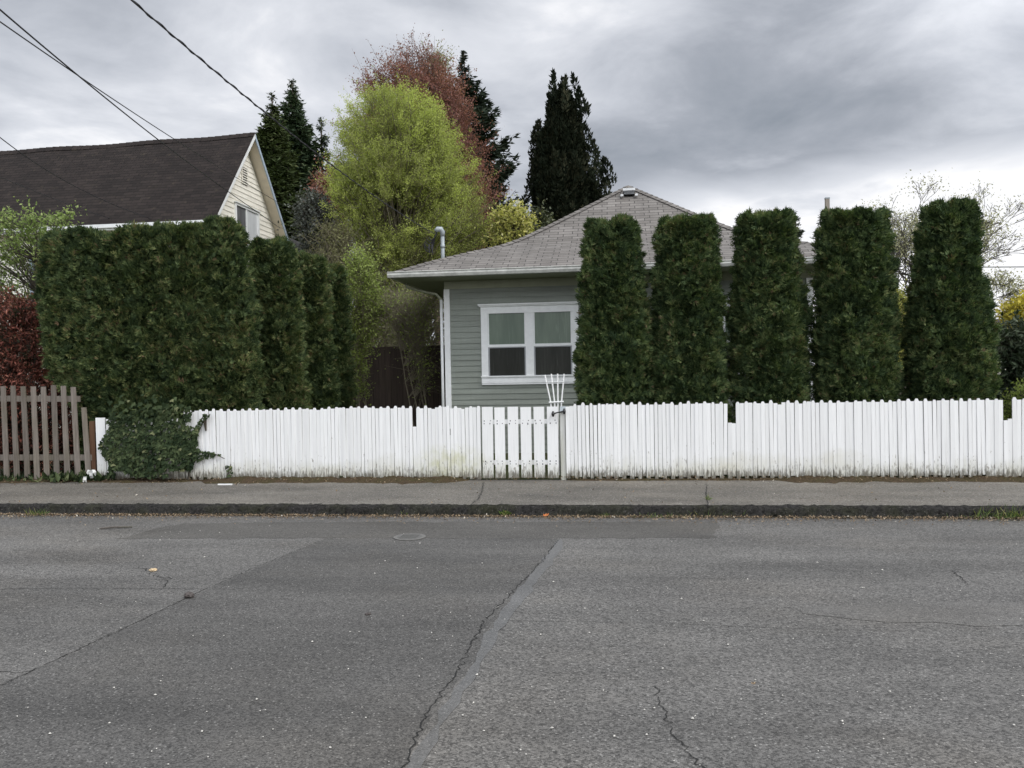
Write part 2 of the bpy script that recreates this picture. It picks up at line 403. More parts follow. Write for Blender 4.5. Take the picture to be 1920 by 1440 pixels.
def arborvitae(name, label, cat, group, prof, Y, n, seed, mat, ry=1.0, notches=(), ex=2.4, zbase=0.02, lump=.11, size=1.0, ribs=3, rib=.05):
    g = np.random.default_rng(seed)
    R = rows(prof, Y)
    if R[0, 0] > zbase+.1: R = np.vstack([[zbase, R[0, 1], R[0, 2]*.93], R])
    zt = R[-1, 0]
    cx0 = R[:, 1].mean()
    o = thing(name, label, cat, (cx0, Y, 0), group)
    fr = lambda z: np.interp(z, R[:, 0], R[:, 2])
    fc = lambda z: np.interp(z, R[:, 0], R[:, 1])
    def top(x, y):
        h = zt -.03 + .08*vn(np.stack([x, y, 0*x], -1), 5., seed)+.07*vn(np.stack([x, y, 0*x], -1), 15., seed+1)
        for px_, w, d in notches:
            xn = at(px_, prof[0][0], Y=Y)[0]; h = h-d*np.exp(-((x-xn)/w)**2)
        return h
    ns = int(n*.86); nt = n-ns
    z = g.uniform(R[0, 0], zt, ns*3); th = g.uniform(0, 2*math.pi, ns*3)
    keep = (g.random(ns*3) < fr(z)/R[:, 2].max()) & ((np.sin(th) < .25) | (g.random(ns*3) < .45))
    z, th = z[keep][:ns], th[keep][:ns]
    c, s_ = np.cos(th), np.sin(th)
    k = (np.abs(c)**ex+np.abs(s_)**ex)**(-1/ex)
    B = np.stack([c*k*fr(z), s_*k*fr(z), z], -1)
    m = 1+lump*.75*vn(B, 2.3, seed+2)+rib*np.cos(ribs*th+seed)
    off = .075*vn(B, 6.0, seed+3)+.065*vn(B, 14., seed+9)-.075-.20*g.random(len(z))**2.0
    x, y = fc(z)+B[:, 0]*m+c*off, Y+B[:, 1]*ry*m+s_*off
    h = top(x, y); z = np.where(z > h-.04, h-.04-.25*g.random(len(z))**2, z)
    P1 = np.stack([x, y, z], -1); N1 = np.stack([c, s_, 0*c], -1)
    a = g.uniform(0, 2*math.pi, nt); q = np.sqrt(g.random(nt))
    kk = (np.abs(np.cos(a))**ex+np.abs(np.sin(a))**ex)**(-1/ex)
    x, y = fc(zt)+np.cos(a)*kk*q*fr(zt)*.97, Y+np.sin(a)*kk*q*fr(zt)*ry*.97
    P2 = np.stack([x, y, top(x, y)-.06-.10*g.random(nt)], -1); N2 = np.stack([.4*np.cos(a), .4*np.sin(a), .9+0*a], -1)
    P = np.vstack([P1, P2]); N = np.vstack([N1, N2])
    # sprays grow out of small curled clumps that share a lean
    cl = np.stack([vn(P, 9., seed+4), vn(P, 9., seed+5), vn(P, 9., seed+6)], -1)
    D = unit(.62*N+np.array([0, 0, .42])+1.0*cl+.30*g.normal(size=P.shape))
    W = perp(D, g)
    v0 = np.clip(.36+.34*vn(P, 9., seed+7)+.14*vn(P, 1.7, seed+8)+.20*g.normal(size=len(P)), 0, .93)
    v0 = np.where(g.random(len(P)) < .002, 1.0, v0)
    mb = MB()
    L0 = size*g.uniform(.075, .15, len(P)); bend = g.uniform(-.1, .45, len(P))[:, None]
    NN = np.cross(D, W)
    for ang, st, ln_ in ((0, 0, 1.), (.7, .10, .62), (-.7, .2, .60), (.62, .42, .46), (-.62, .5, .42)):
        aa = ang+.15*g.normal(size=len(P)); ca, sa = np.cos(aa)[:, None], np.sin(aa)[:, None]
        Q = P+(D+NN*bend*st*.5)*(L0*st)[:, None]; Db = unit(D+NN*bend*st)
        d = ca*Db+sa*W; w = -sa*Db+ca*W
        L = L0*ln_
        mb.kites(Q, d, w, L, .0175*size*(.7+.6*g.random(len(P)))*(1.1-.35*st), np.clip(v0+(.16*st)+.13*g.normal(size=len(P)), 0, 1), 0, .10+.15*bend[:, 0:1])
    # closed dark core added inside, blocks light and view through the crown
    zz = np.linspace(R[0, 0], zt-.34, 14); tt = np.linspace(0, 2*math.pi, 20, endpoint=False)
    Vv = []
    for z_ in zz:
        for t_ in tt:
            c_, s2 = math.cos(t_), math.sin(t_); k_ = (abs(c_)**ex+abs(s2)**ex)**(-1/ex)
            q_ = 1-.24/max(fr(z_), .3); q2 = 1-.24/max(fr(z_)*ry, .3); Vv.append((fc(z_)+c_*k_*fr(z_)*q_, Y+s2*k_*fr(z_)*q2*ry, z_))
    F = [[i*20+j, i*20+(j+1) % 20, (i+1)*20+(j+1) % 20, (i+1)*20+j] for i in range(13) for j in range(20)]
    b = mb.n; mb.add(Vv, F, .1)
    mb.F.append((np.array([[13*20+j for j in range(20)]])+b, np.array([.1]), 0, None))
    mb.build('crown', mat, o)
    MB().tube([(cx0, Y, 0), (cx0, Y, .5)], [.07, .05], 7).build('trunk', M['bark'], o)
    return o

ARB = 'clipped arborvitae in a row behind the white fence'
arbs = [
 ('leftmost and narrowest of the five clipped arborvitae, partly covering the window', [(412,1102,1194),(450,1098,1203),(500,1096,1209),(560,1093,1216),(620,1088,1221),(680,1084,1222),(755,1080,1222)], [(1143,.05,.10)]),
 ('clipped arborvitae second from the left, in front of the roof below its right hip', [(410,1238,1338),(450,1230,1346),(520,1224,1352),(600,1221,1358),(680,1219,1368),(755,1216,1370)], [(1290,.05,.06)]),
 ('flat topped clipped arborvitae, the middle one of the five in the row', [(399,1386,1487),(440,1378,1497),(520,1376,1505),(600,1369,1514),(680,1371,1519),(750,1376,1524)], [(1412,.05,.08)]),
 ('broad clipped arborvitae with a ragged top, in front of the wooden pole', [(394,1543,1660),(440,1531,1662),(480,1528,1673),(560,1523,1677),(640,1521,1684),(750,1519,1688)], [(1630,.06,.13)]),
 ('rightmost and tallest of the five clipped arborvitae, notched at its top', [(383,1731,1825),(430,1722,1834),(500,1709,1842),(560,1701,1850),(650,1692,1861),(750,1691,1860)], [(1768,.05,.17)]),
]
for i, (lab, prof, nt_) in enumerate(arbs):
    arborvitae('arborvitae', lab, 'arborvitae', ARB, prof, .85, 30000, 40+i, M['arb'], .95, nt_, size=.90)

HED = 'arborvitae of the old hedge on the left'
arborvitae('arborvitae_hedge', 'widest dark hedge mass standing behind the ivy on the left', 'hedge', HED,
  [(430,106,394),(455,90,402),(520,84,408),(600,88,412),(660,98,416),(710,112,420),(760,150,420)], .72, 66000, 60, M['arb_edge'], .30, [(222,.16,.16),(140,.08,.06),(300,.1,.06)], 3.2, lump=.05, size=.98, ribs=9, rib=.02)
row = [
 ('lighter green hedge column nearest the fence in the row running back', [(418,386,444),(450,374,462),(520,366,472),(600,362,480),(700,362,485),(765,362,487)], .85, 22000),
 ('second hedge column of the row that runs back, just behind the near end one', [(449,480,534),(474,470,554),(520,467,561),(600,466,569),(700,465,577),(765,465,581)], 2.15, 20000),
 ('third hedge column of the row that runs back, below the lower grey roof', [(480,558,602),(508,550,618),(560,549,622),(640,548,628),(765,548,634)], 3.5, 16000),
 ('farthest hedge column of the row that runs back, beside the willow leaved tree', [(496,614,640),(526,604,652),(580,602,654),(660,602,661),(760,602,666)], 4.8, 14000)]
for i, (lab, prof, Y, n_) in enumerate(row):
    arborvitae('arborvitae_hedge', lab, 'hedge', HED, prof, Y, n_, 70+i, M['arb_edge'], .80, [], 2.2)

def trunk_at(mb, x, y, z1, r0, lean=(0, 0), seed=0):
    g = np.random.default_rng(seed)
    t = np.linspace(0, 1, 9)
    P = np.stack([x+lean[0]*t+.06*z1*.1*np.cumsum(g.normal(size=9))*t, y+lean[1]*t, t*z1], -1); P[0] = (x, y, 0)
    mb.tube(P, r0*(1-.85*t), 7)
    return P

def deciduous(name, label, cat, prof, Y, ncl, per, leaf, mat, bark, seed, trunks=((0, 0),), spread=.45, r0=.12, ry=.9, group=None, twig=.010, sparse=None, hang=0.0, wr=.5, shell=.33, trunk_top=.72, lobes=0, lobe_r=.5, fine=.18):
    """limbs reach from the trunk to clumps spread through the crown; leaves sit round the twig ends"""
    g = np.random.default_rng(seed)
    R = rows(prof, Y); z0, z1 = R[0, 0], R[-1, 0]
    fr = lambda z: np.interp(z, R[:, 0], R[:, 2]); fc = lambda z: np.interp(z, R[:, 0], R[:, 1])
    xb = fc(z0)
    o = thing(name, label, cat, (xb, Y, 0), group)
    z = g.uniform(z0, z1, ncl*6); z = z[g.random(len(z)) < (fr(z)/R[:, 2].max())**1.6+.03][:ncl]; k = len(z)
    th = g.uniform(0, 2*math.pi, k); q = g.random(k)**shell
    rr = np.maximum(fr(z)-.62*spread, .25*fr(z))*q*(1+.06*g.normal(size=k)+.16*vn(np.stack([np.cos(th)*1.6, np.sin(th)*1.6, z*.9], -1), 1., seed)); z = z-(z > z1-1.2*spread)*.45*spread
    Cn = np.stack([fc(z)+rr*np.cos(th), Y+rr*np.sin(th)*ry, z], -1)
    if lobes:
        # boughs: clumps gather round a few dozen bough ends, flatter below than above
        zl = g.uniform(z0, z1-.5*lobe_r, lobes*8); zl = zl[g.random(len(zl)) < (fr(zl)/R[:, 2].max())**1.3+.08][:lobes]
        tl = np.arange(len(zl))*2.399+g.uniform(0, 1, len(zl)); ql = np.where(g.random(len(zl)) < .78, g.uniform(.80, 1.02, len(zl)), g.uniform(.1, .7, len(zl)))
        rl = np.maximum(fr(zl)-lobe_r*.85, .12*fr(zl))*ql
        Lc = np.stack([fc(zl)+rl*np.cos(tl), Y+rl*np.sin(tl)*ry, zl], -1)
        li = g.integers(0, len(zl), k); sz = lobe_r*g.uniform(.65, 1.25, len(zl))
        off = g.normal(size=(k, 3))*np.array([.55, .55, .5]); off[:, 2] = np.abs(off[:, 2])*1.2-.35
        Cn = Lc[li]+off*sz[li][:, None]; Cn[:, 2] = np.minimum(Cn[:, 2], z1-.35*spread-.3*g.random(k)); Cn[:, 2] = np.maximum(Cn[:, 2], z0+.1); z = Cn[:, 2]
        hr = np.hypot(Cn[:, 0]-fc(z), (Cn[:, 1]-Y)/ry); sc = np.minimum(1, (np.maximum(fr(z)-.55*spread, .3*fr(z))*(1+.08*g.normal(size=k)))/(hr+1e-6))
        Cn[:, 0] = fc(z)+(Cn[:, 0]-fc(z))*sc; Cn[:, 1] = Y+(Cn[:, 1]-Y)*sc; rr = np.hypot(Cn[:, 0]-fc(z), Cn[:, 1]-Y)
    # trunks and limbs
    tb = MB(); TP = []
    for j, (dx, dy) in enumerate(trunks):
        TP.append(trunk_at(tb, xb+dx, Y+dy, z0+(z1-z0)*trunk_top, r0, (fc(z1)-xb-dx*.3, 0), seed+j))
    A = []; 
    for i in range(k):
        T = TP[i % len(TP)]
        lim = max(z0*.6, Cn[i, 2]-(.55+.5*g.random())*(abs(rr[i])+.4))
        j = int(np.argmin(np.abs(T[:, 2]-lim))); A.append(T[j])
    A = np.array(A)
    mid = A*.45+Cn*.55; mid[:, 2] += .12*np.abs(rr)-hang*.3
    pa, seg = A, []
    L0 = np.linalg.norm(Cn-A, axis=1)
    for t0, t1 in ((0, .33), (.33, .66), (.66, 1.)):
        f = lambda t: (1-t)**2*A+2*t*(1-t)*mid+t*t*Cn
        tb.segs(f(t0), f(t1), twig*(1+2.2*(1-t0))*np.clip(L0/2, .5, 1.6), twig*(1+2.2*(1-t1))*np.clip(L0/2, .5, 1.6), 4)
    # twigs
    nt = 5
    D = unit(np.repeat(unit(Cn-A), nt, 0)+.9*g.normal(size=(k*nt, 3))+np.array([0, 0, .25-hang]))
    B0 = np.repeat(Cn, nt, 0); Lt = spread*g.uniform(.6, 1.5, k*nt)*np.where(g.random(k*nt) < .07, 1.7, 1.)
    B1 = B0+D*Lt[:, None]
    tb.segs(B0, B1, twig*.8, twig*.25, 3)
    tb.build('trunk', bark, o, True)
    # leaves
    dens = np.ones(k) if sparse is None else np.clip(sparse((z-z0)/(z1-z0)), .05, 1)
    idx = np.repeat(np.arange(k*nt), per//nt+1)
    idx = idx[g.random(len(idx)) < dens[idx//nt]]
    t = g.random(len(idx))**.7
    P = B0[idx]+D[idx]*(Lt[idx]*t)[:, None]*1.05+(.10 if lobes else .20)*spread*g.normal(size=(len(idx), 3))
    d = unit(.5*D[idx]+g.normal(size=P.shape)*.8+np.array([0, 0, -.25-hang])); w = perp(d, g)
    v = np.clip(.5+.16*g.normal(size=k)[idx//nt]+.30*vn(P, .75, seed)+fine*g.normal(size=len(P)), 0, 1)
    L = leaf*g.uniform(.6, 1.3, len(P))
    MB().kites(P, d, w, L, L*wr, v, 0, .15).build('crown', mat, o)
    return o

def conifer(name, label, prof, Y, nb, mat, seed, group=None, blade=.22, up=.25, droop=.35, gap=.25, xaxis=None, per=26, cat='conifer tree'):
    """whorled boughs with hanging sprays round one straight trunk"""
    g = np.random.default_rng(seed)
    R = rows(prof, Y); z1 = R[-1, 0]; z0 = R[0, 0]
    xa = at(xaxis, prof[0][0], Y=Y)[0] if xaxis else R[-1, 1]
    fr = lambda z: np.interp(z, R[:, 0], R[:, 2])
    o = thing(name, label, cat, (xa, Y, 0), group)
    tb = MB(); t = np.linspace(0, 1, 12)
    tb.tube(np.stack([xa+0*t, Y+0*t, t*(z1-.2)], -1), .22*(1-.93*t)+.015, 7)
    z = z0+(z1-z0)*(1-np.sqrt(g.random(nb)))**.9
    z = np.where(g.random(nb) < .12, z0+(z1-z0)*g.uniform(.75, 1, nb), z)
    th = g.uniform(0, 2*math.pi, nb)
    tier = vn(np.stack([z*1.6, np.cos(th)*1.3+4, np.sin(th)*1.3], -1), 1., seed)
    ln = fr(z)*np.clip(.86+gap*tier+.10*g.normal(size=nb), .3, 1.12)
    hd = np.stack([np.cos(th), np.sin(th), 0*th], -1)
    def pt(s):   # bough curve: out, sagging, tip lifting
        s = np.asarray(s)
        return np.stack([xa+hd[:, 0]*ln*s, Y+hd[:, 1]*ln*s, z+ln*(up*s-droop*np.sin(s*2.4)*1.0+.20*s**3)], -1)
    for a, b in ((0, .35), (.35, .7), (.7, 1.)):
        tb.segs(pt(a), pt(b), .035*(1-a)+.008, .035*(1-b)+.008, 3)
    tb.build('trunk', M['bark'], o, True)
    i = np.repeat(np.arange(nb), per); i = i[g.random(len(i)) < np.clip(ln[i]/(.45*R[:, 2].max()), .25, 1)]
    s = g.uniform(.12, 1.0, len(i))**.75
    e = 1e-3
    P = np.stack([xa+hd[i, 0]*ln[i]*s, Y+hd[i, 1]*ln[i]*s, z[i]+ln[i]*(up*s-droop*np.sin(s*2.4)+.20*s**3)], -1)
    side = np.cross(hd[i], np.array([0, 0, 1.]))*np.where(g.random(len(i)) < .5, -1, 1)[:, None]
    D = unit(.75*hd[i]+.7*side+np.array([0, 0, -.25])+.35*g.normal(size=P.shape))
    P = P+.04*g.normal(size=P.shape)
    W = unit(np.cross(D, np.array([0, 0, 1.])+.6*g.normal(size=P.shape)))
    L = blade*g.uniform(.6, 1.4, len(P))*np.clip(1.15-.4*s, .5, 1)*1.3*np.clip(.25+ln[i]/1.6, .3, 1)
    v = np.clip(.45+.25*vn(P, 1.1, seed)+.2*g.normal(size=len(P)), 0, 1)
    MB().kites(P, D, W, L, L*.36, v, 0, -.18).build('crown', mat, o)
    return o

def plumed(name, label, prof, Y, npl, mat, seed, tips=(), plume=(1.0, .22), cat='cypress tree'):
    """many upright plumes packed into one dense column"""
    g = np.random.default_rng(seed)
    R = rows(prof, Y); z0, z1 = R[0, 0], R[-1, 0]
    fr = lambda z: np.interp(z, R[:, 0], R[:, 2]); fc = lambda z: np.interp(z, R[:, 0], R[:, 1])
    o = thing(name, label, cat, (fc(z0), Y, 0))
    MB().tube([(fc(z0), Y, 0), (fc(z1*.5), Y, z1*.5), (fc(z1), Y, z1*.93)], [.3, .18, .03], 8).build('trunk', M['bark'], o, True)
    z = g.uniform(z0, z1, npl*6); z = z[g.random(len(z)) < (fr(z)/R[:, 2].max())**1.3+.05][:npl]; k = len(z)
    th = g.uniform(0, 2*math.pi, k); q = g.random(k)**.3
    tip = np.stack([fc(z)+fr(z)*q*np.cos(th), Y+fr(z)*q*np.sin(th), z], -1)
    ext = [at(x, y, Y=Y)+np.array([0, .5*g.normal(), 0]) for x, y in tips]
    if ext: tip = np.vstack([tip, ext]); th = np.concatenate([th, g.uniform(0, 6.28, len(ext))])
    k = len(tip)
    ax = unit(np.stack([np.cos(th)*.22, np.sin(th)*.22, 1+0*th], -1)+.12*g.normal(size=(k, 3)))
    xout = np.sign(tip[:, 0]-fc(tip[:, 2]))
    LN = plume[0]*g.uniform(.7, 1.5, k); RD = plume[1]*g.uniform(.7, 1.3, k)
    m = 190
    i = np.repeat(np.arange(k), m); s = g.random(len(i))
    rad = RD[i]*np.sin(np.clip(s, .02, 1)*math.pi*.5)**.8*np.sqrt(g.random(len(i)))
    u = perp(ax[i], g)
    P = tip[i]-ax[i]*(LN[i]*s)[:, None]+u*rad[:, None]
    D = unit(ax[i]+.5*u+.3*g.normal(size=P.shape)); W = perp(D, g)
    L = g.uniform(.10, .24, len(P))
    v = np.clip(.45+.25*g.normal(size=k)[i]*.6+.22*g.normal(size=len(P)), 0, 1)
    mb = MB().kites(P, D, W, L, L*.42, v, 0, .1)
    zz = np.linspace(z0, z1-.9, 12); tt = np.linspace(0, 2*math.pi, 14, endpoint=False)
    Vv = [(fc(a)+math.cos(b)*fr(a)*.60, Y+math.sin(b)*fr(a)*.60, a) for a in zz for b in tt]
    mb.add(Vv, [[p*14+j, p*14+(j+1) % 14, (p+1)*14+(j+1) % 14, (p+1)*14+j] for p in range(11) for j in range(14)], .1)
    mb.build('crown', mat, o)
    return o

def bare_tree(name, label, base, h, seed, mat, spread=.55, depth=6, buds=None, r=.13, group=None, first=.35, n0=5):
    g = random.Random(seed)
    A, B, RA, RB, ends = [], [], [], [], []
    def grow(p, d, L, r_, k):
        steps = 3
        for i in range(steps):
            d = (d+Vector((g.gauss(0, .12), g.gauss(0, .12), g.gauss(.02, .08)))).normalized()
            q = p+d*(L/steps)
            ra = r_*(1-.25*i/steps); rb = r_*(1-.25*(i+1)/steps)
            A.append(p[:]); B.append(q[:]); RA.append(ra); RB.append(rb); p = q
        if k == 0: ends.append(p[:]); return
        for _ in range(n0 if k == depth else g.choice((2, 3, 3))):
            a = Vector((g.gauss(0, 1), g.gauss(0, 1), g.gauss(.15, .5)))
            grow(p, (d+a*spread).normalized(), L*g.uniform(.58, .82), r_*.60, k-1)
    o = thing(name, label, 'bare tree', base, group)
    grow(Vector([float(c) for c in base]), Vector((0, 0, 1)), h*first, r, depth)
    mb = MB(); mb.segs(A, B, np.maximum(RA, .0065), np.maximum(RB, .0055), 4); mb.build('trunk', mat, o)
    if buds:
        E_ = np.array(ends); gg = np.random.default_rng(seed)
        P = np.repeat(E_, buds[0], 0); P = P+gg.normal(size=P.shape)*buds[1]
        d = unit(gg.normal(size=P.shape)); L = gg.uniform(.03, .08, len(P))*buds[3]
        MB().kites(P, d, perp(d, gg), L, L*.6, gg.random(len(P))).build('crown', buds[2], o)
    return o

# ------------------------------------------------------------------ ground
def sheet(name, x0, x1, y0, y1, z, mat):
    o = MB().add([(x0,y0,z),(x1,y0,z),(x1,y1,z),(x0,y1,z)], [(0,1,2,3)]).build(name, mat)
    props(o, kind='structure'); return o
sheet('ground', -900, 900, -900, 900, -.16, M['lawn'])
sheet('road', -150, 150, -14.5, -2.20, ROAD_Z, M['asphalt'])
sheet('lawn', -150, 150, .05, 300, -.004, M['lawn'])

def strip(name, xs, prof, mat, jit=0.0, seed=0, smooth=True):
    """profile [(y, z, jitter weight)] swept along X"""
    g = np.random.default_rng(seed); xs = np.asarray(xs); n_ = len(xs); k = len(prof)
    V = np.zeros((n_, k, 3))
    for j, (y, z, w) in enumerate(prof):
        a = .5*vn(np.stack([xs, 0*xs+j*.15, 0*xs], -1), 9., seed)+.7*vn(np.stack([xs, 0*xs+j*.15, 0*xs], -1), 31., seed)
        b = vn(np.stack([xs, 0*xs+j*.15+9, 0*xs], -1), 2.5, seed)
        V[:, j] = np.stack([xs, y+w*jit*(a*.6+b), z+w*jit*.5*a], -1)
    F = [[i*k+j, (i+1)*k+j, (i+1)*k+j+1, i*k+j+1] for i in range(n_-1) for j in range(k-1)]
    o = MB().add(V.reshape(-1, 3), F).build(name, mat, None, smooth); props(o, kind='structure'); return o
xs = np.concatenate([np.arange(-150, -14, 4), np.arange(-14, 12, .02), np.arange(12, 151, 4)])
strip('pavement', xs, [(-2.17, .0, .35), (-1.6, .004, .3), (-1.0, .0, .3), (-.4, .006, .3), (.06, .0, .2)], M['pavement'], .012, 3)
strip('kerb', xs, [(-2.33, -.128, 1.6), (-2.285, -.110, 1.5), (-2.262, -.075, 1.3), (-2.25, -.03, 1.3), (-2.222, -.008, 1.2), (-2.18, .002, 1.1), (-2.14, -.004, 1.2)], M['kerb'], .028, 5)

def poly(name, pix, z, mat, jag=.0, seed=1):
    P = [at(x, y, z=z) for x, y in pix]
    Q = []
    g = np.random.default_rng(seed)
    for i in range(len(P)):
        a, b = P[i], P[(i+1) % len(P)]
        m_ = max(1, int(np.linalg.norm(b-a)/.12)) if jag else 1
        for t in range(m_):
            p = a+(b-a)*t/m_; Q.append(p+(np.array([g.normal()*jag, g.normal()*jag, 0]) if t else 0))
    o = MB().add(Q, [list(range(len(Q)))]).build(name, mat); props(o, kind='structure'); return o
ZP = ROAD_Z+.0012
poly('asphalt_patch', [(0,1285),(110,1235),(230,1180),(355,1120),(480,1065),(612,1010),(1046,1010),(1000,1070),(925,1165),(880,1250),(820,1330),(760,1440),(700,1530),(-200,1530),(-260,1410)], ZP, M['asphalt_patch'], .012, 2)
poly('asphalt_patch', [(213,1010),(345,981),(700,978),(1346,978),(1347,1008),(1046,1009),(612,1009.5)], ZP+.0005, M['asphalt_strip'], .025, 3)
poly('asphalt_patch', [(-300,1103),(150,1101),(388,1103),(355,1119),(230,1179),(110,1234),(0,1284),(-260,1409)], ZP+.001, M['asphalt_left'], .012, 4)
poly('asphalt_patch', [(1052,1011),(1046,1012),(1000,1072),(926,1167),(881,1252),(821,1332),(762,1440),(700,1535),(738,1535),(788,1440),(844,1338),(898,1258),(948,1172),(1016,1078),(1054,1030)], ZP+.0013, M['seal'], .014, 5)
poly('asphalt_patch', [(1500,1141),(1560,1136),(1640,1133),(1760,1128),(1925,1130),(2050,1134),(2050,1180),(1925,1172),(1830,1174),(1750,1166),(1660,1166),(1560,1156),(1505,1150)], ZP+.001, M['smooth_sheen'], .016, 6)  # smoother strip, its sheen put into a lighter colour

def crack(pix, w, z=ROAD_Z+.0042, seed=0, jag=.016):
    g = np.random.default_rng(seed)
    P = [at(x, y, z=z) for x, y in pix]; Q = []
    for a, b in zip(P[:-1], P[1:]):
        m_ = max(2, int(np.linalg.norm(b-a)/.028))
        for t in range(m_): Q.append(a+(b-a)*t/m_)
    Q.append(P[-1]); Q = np.array(Q); T = unit(np.gradient(Q, axis=0)); Nn = np.stack([-T[:, 1], T[:, 0], 0*T[:, 0]], -1)
    Q = Q+Nn*(jag*g.normal(size=(len(Q), 1))*.6+jag*np.cumsum(g.normal(size=(len(Q), 1)), 0)*.25*np.sin(np.linspace(0, math.pi, len(Q)))[:, None])
    W = w*g.uniform(.25, 1.2, (len(Q), 1))
    W[0] = W[-1] = .001
    V = np.concatenate([Q-Nn*W/2, Q+Nn*W/2]); k = len(Q)
    return V, [[i, i+1, k+i+1, k+i] for i in range(k-1)]
def crack_obj(lst, w, **k):
    mb = MB()
    V, F = crack(lst, w, **k); mb.add(V, F)
    props(mb.build('crack', M['crack']), kind='structure')
crack_obj([(1046,1012),(1000,1072),(926,1166),(881,1251),(821,1331),(762,1440),(720,1505)], .009, seed=1)
crack_obj([(600,1014),(480,1064),(355,1119),(230,1180),(110,1235),(0,1286)], .006, seed=2, jag=.01)
crack_obj([(955,1163),(1060,1165),(1240,1168),(1420,1176),(1720,1183)], .0035, seed=3, jag=.004)
crack_obj([(1229,1285),(1240,1320),(1262,1375),(1290,1412),(1330,1450),(1350,1500)], .008, seed=4)
crack_obj([(262,1063),(300,1074),(330,1085)], .010, seed=5, jag=.03)
crack_obj([(312,1082),(303,1094),(310,1102)], .008, seed=6, jag=.02)
crack_obj([(-40,1254),(20,1258),(62,1258)], .008, seed=7)
crack_obj([(1788,1068),(1800,1082),(1815,1096)], .008, seed=8)
crack_obj([(1185,1082),(1300,1083),(1440,1083)], .004, seed=9)
crack_obj([(0,1104),(150,1102),(388,1104)], .005, seed=10, jag=.012)
crack_obj([(1015,1150),(960,1147)], .004, seed=12)
crack_obj([(906,904),(902,920),(890,938),(880,948)], .014, z=.012, seed=11, jag=.02)
crack_obj([(1325,908),(1326,930),(1328,948)], .012, z=.012, seed=13, jag=.01)

# valve cover set flush in the road
vc = at(768, 1008, z=ROAD_Z)
o = thing('valve_cover', 'small round metal valve cover set flush in the darker asphalt', 'valve cover', (vc[0], vc[1], ROAD_Z))
th = np.linspace(0, 2*math.pi, 33)[:-1]
mb = MB(); mb.prism([(vc[0]+.165*math.cos(t), vc[1]+.165*math.sin(t), ROAD_Z+.004) for t in th], (0, 0, .006)); mb.build('ring', plain('ring_iron', (.135, .13, .12), .7, .4, .2, 40), o)
mb = MB(); mb.prism([(vc[0]+.125*math.cos(t), vc[1]+.125*math.sin(t), ROAD_Z+.006) for t in th], (0, 0, .007))
for k_ in range(-3, 4): mb.box((vc[0]-.09, vc[1]+k_*.028-.005, ROAD_Z+.0125), (vc[0]+.09, vc[1]+k_*.028+.005, ROAD_Z+.016))
mb.build('lid', plain('lid_iron', (.11, .108, .10), .7, .4, .25, 40), o)

# soil and moss heaped along the foot of the fence
def heap(xa, xb, w, h, seed, mat):
    xs_ = np.arange(xa, xb, .025); k = 7; V = []
    for i, x in enumerate(xs_):
        e = min(1, (x-xa)/.3, (xb-x)/.3)
        ww = w*e*(.75+.35*vn(np.array([x, 0, 0]), 3.2, seed)+.2*vn(np.array([x, 0, 0]), 11, seed)); hh = h*e*(.8+.5*vn(np.array([x, 3, 0]), 5, seed))
        for j in range(k):
            t = j/(k-1); q = np.array([x, t*.3, 5])
            V.append((x, .05-t*(ww+.05)*(1+.1*vn(q, 20, seed)), .008+hh*(math.cos(t*math.pi)*.5+.5)*(1+.4*vn(q, 30, seed))-(.014 if j == k-1 else 0)))
    F = [[i*k+j, i*k+j+1, (i+1)*k+j+1, (i+1)*k+j] for i in range(len(xs_)-1) for j in range(k-1)]
    props(MB().add(V, F).build('soil', mat, None, True), kind='structure')
heap(-12.5, -6.2, .34, .04, 1, M['soil']); heap(-6.3, -2.15, .46, .06, 2, M['soil']); heap(-.75, 2.6, .13, .02, 3, M['soil']); heap(2.0, 9.5, .42, .045, 4, M['soil'])

def scatter(name, P, L, v, mat, seed, ratio=.5, tilt=.35):
    g = np.random.default_rng(seed); n_ = len(P); a = g.uniform(0, 2*math.pi, n_)
    D = unit(np.stack([np.cos(a), np.sin(a), tilt*np.abs(g.normal(size=n_))], -1)); W = unit(np.cross(np.array([0, 0, 1.])+.3*g.normal(size=D.shape), D))
    o = MB().kites(P, D, W, L, L*ratio, v, 0, .2).build(name, mat); props(o, kind='stuff'); return o
n_ = 12000
x = rng.uniform(-11, 7.5, n_); den = .5+.5*vn(np.stack([x, 0*x, 0*x], -1), 1.1, 5)
y = -2.30-np.abs(rng.exponential(.085, n_))*(.5+1.1*den)
scatter('leaf_litter', np.stack([x, y, 0*x+ROAD_Z+.010+.012*rng.random(n_)], -1), rng.uniform(.008, .034, n_), np.clip(.45+.25*rng.normal(size=n_), 0, 1), M['litter'], 2)
n_ = 2600
x = rng.uniform(-11, 7.5, n_); y = .02-np.abs(rng.exponential(.12, n_)); y = np.where(rng.random(n_) < .12, rng.uniform(-2.15, 0, n_), y)
z = np.where(y > -.3, .035*(1-np.clip(-y/.3, 0, 1)), 0)+.012
scatter('dry_debris', np.stack([x, y, z], -1), rng.uniform(.010, .040, n_), np.clip(.4+.3*rng.normal(size=n_), 0, 1), M['litter'], 3)
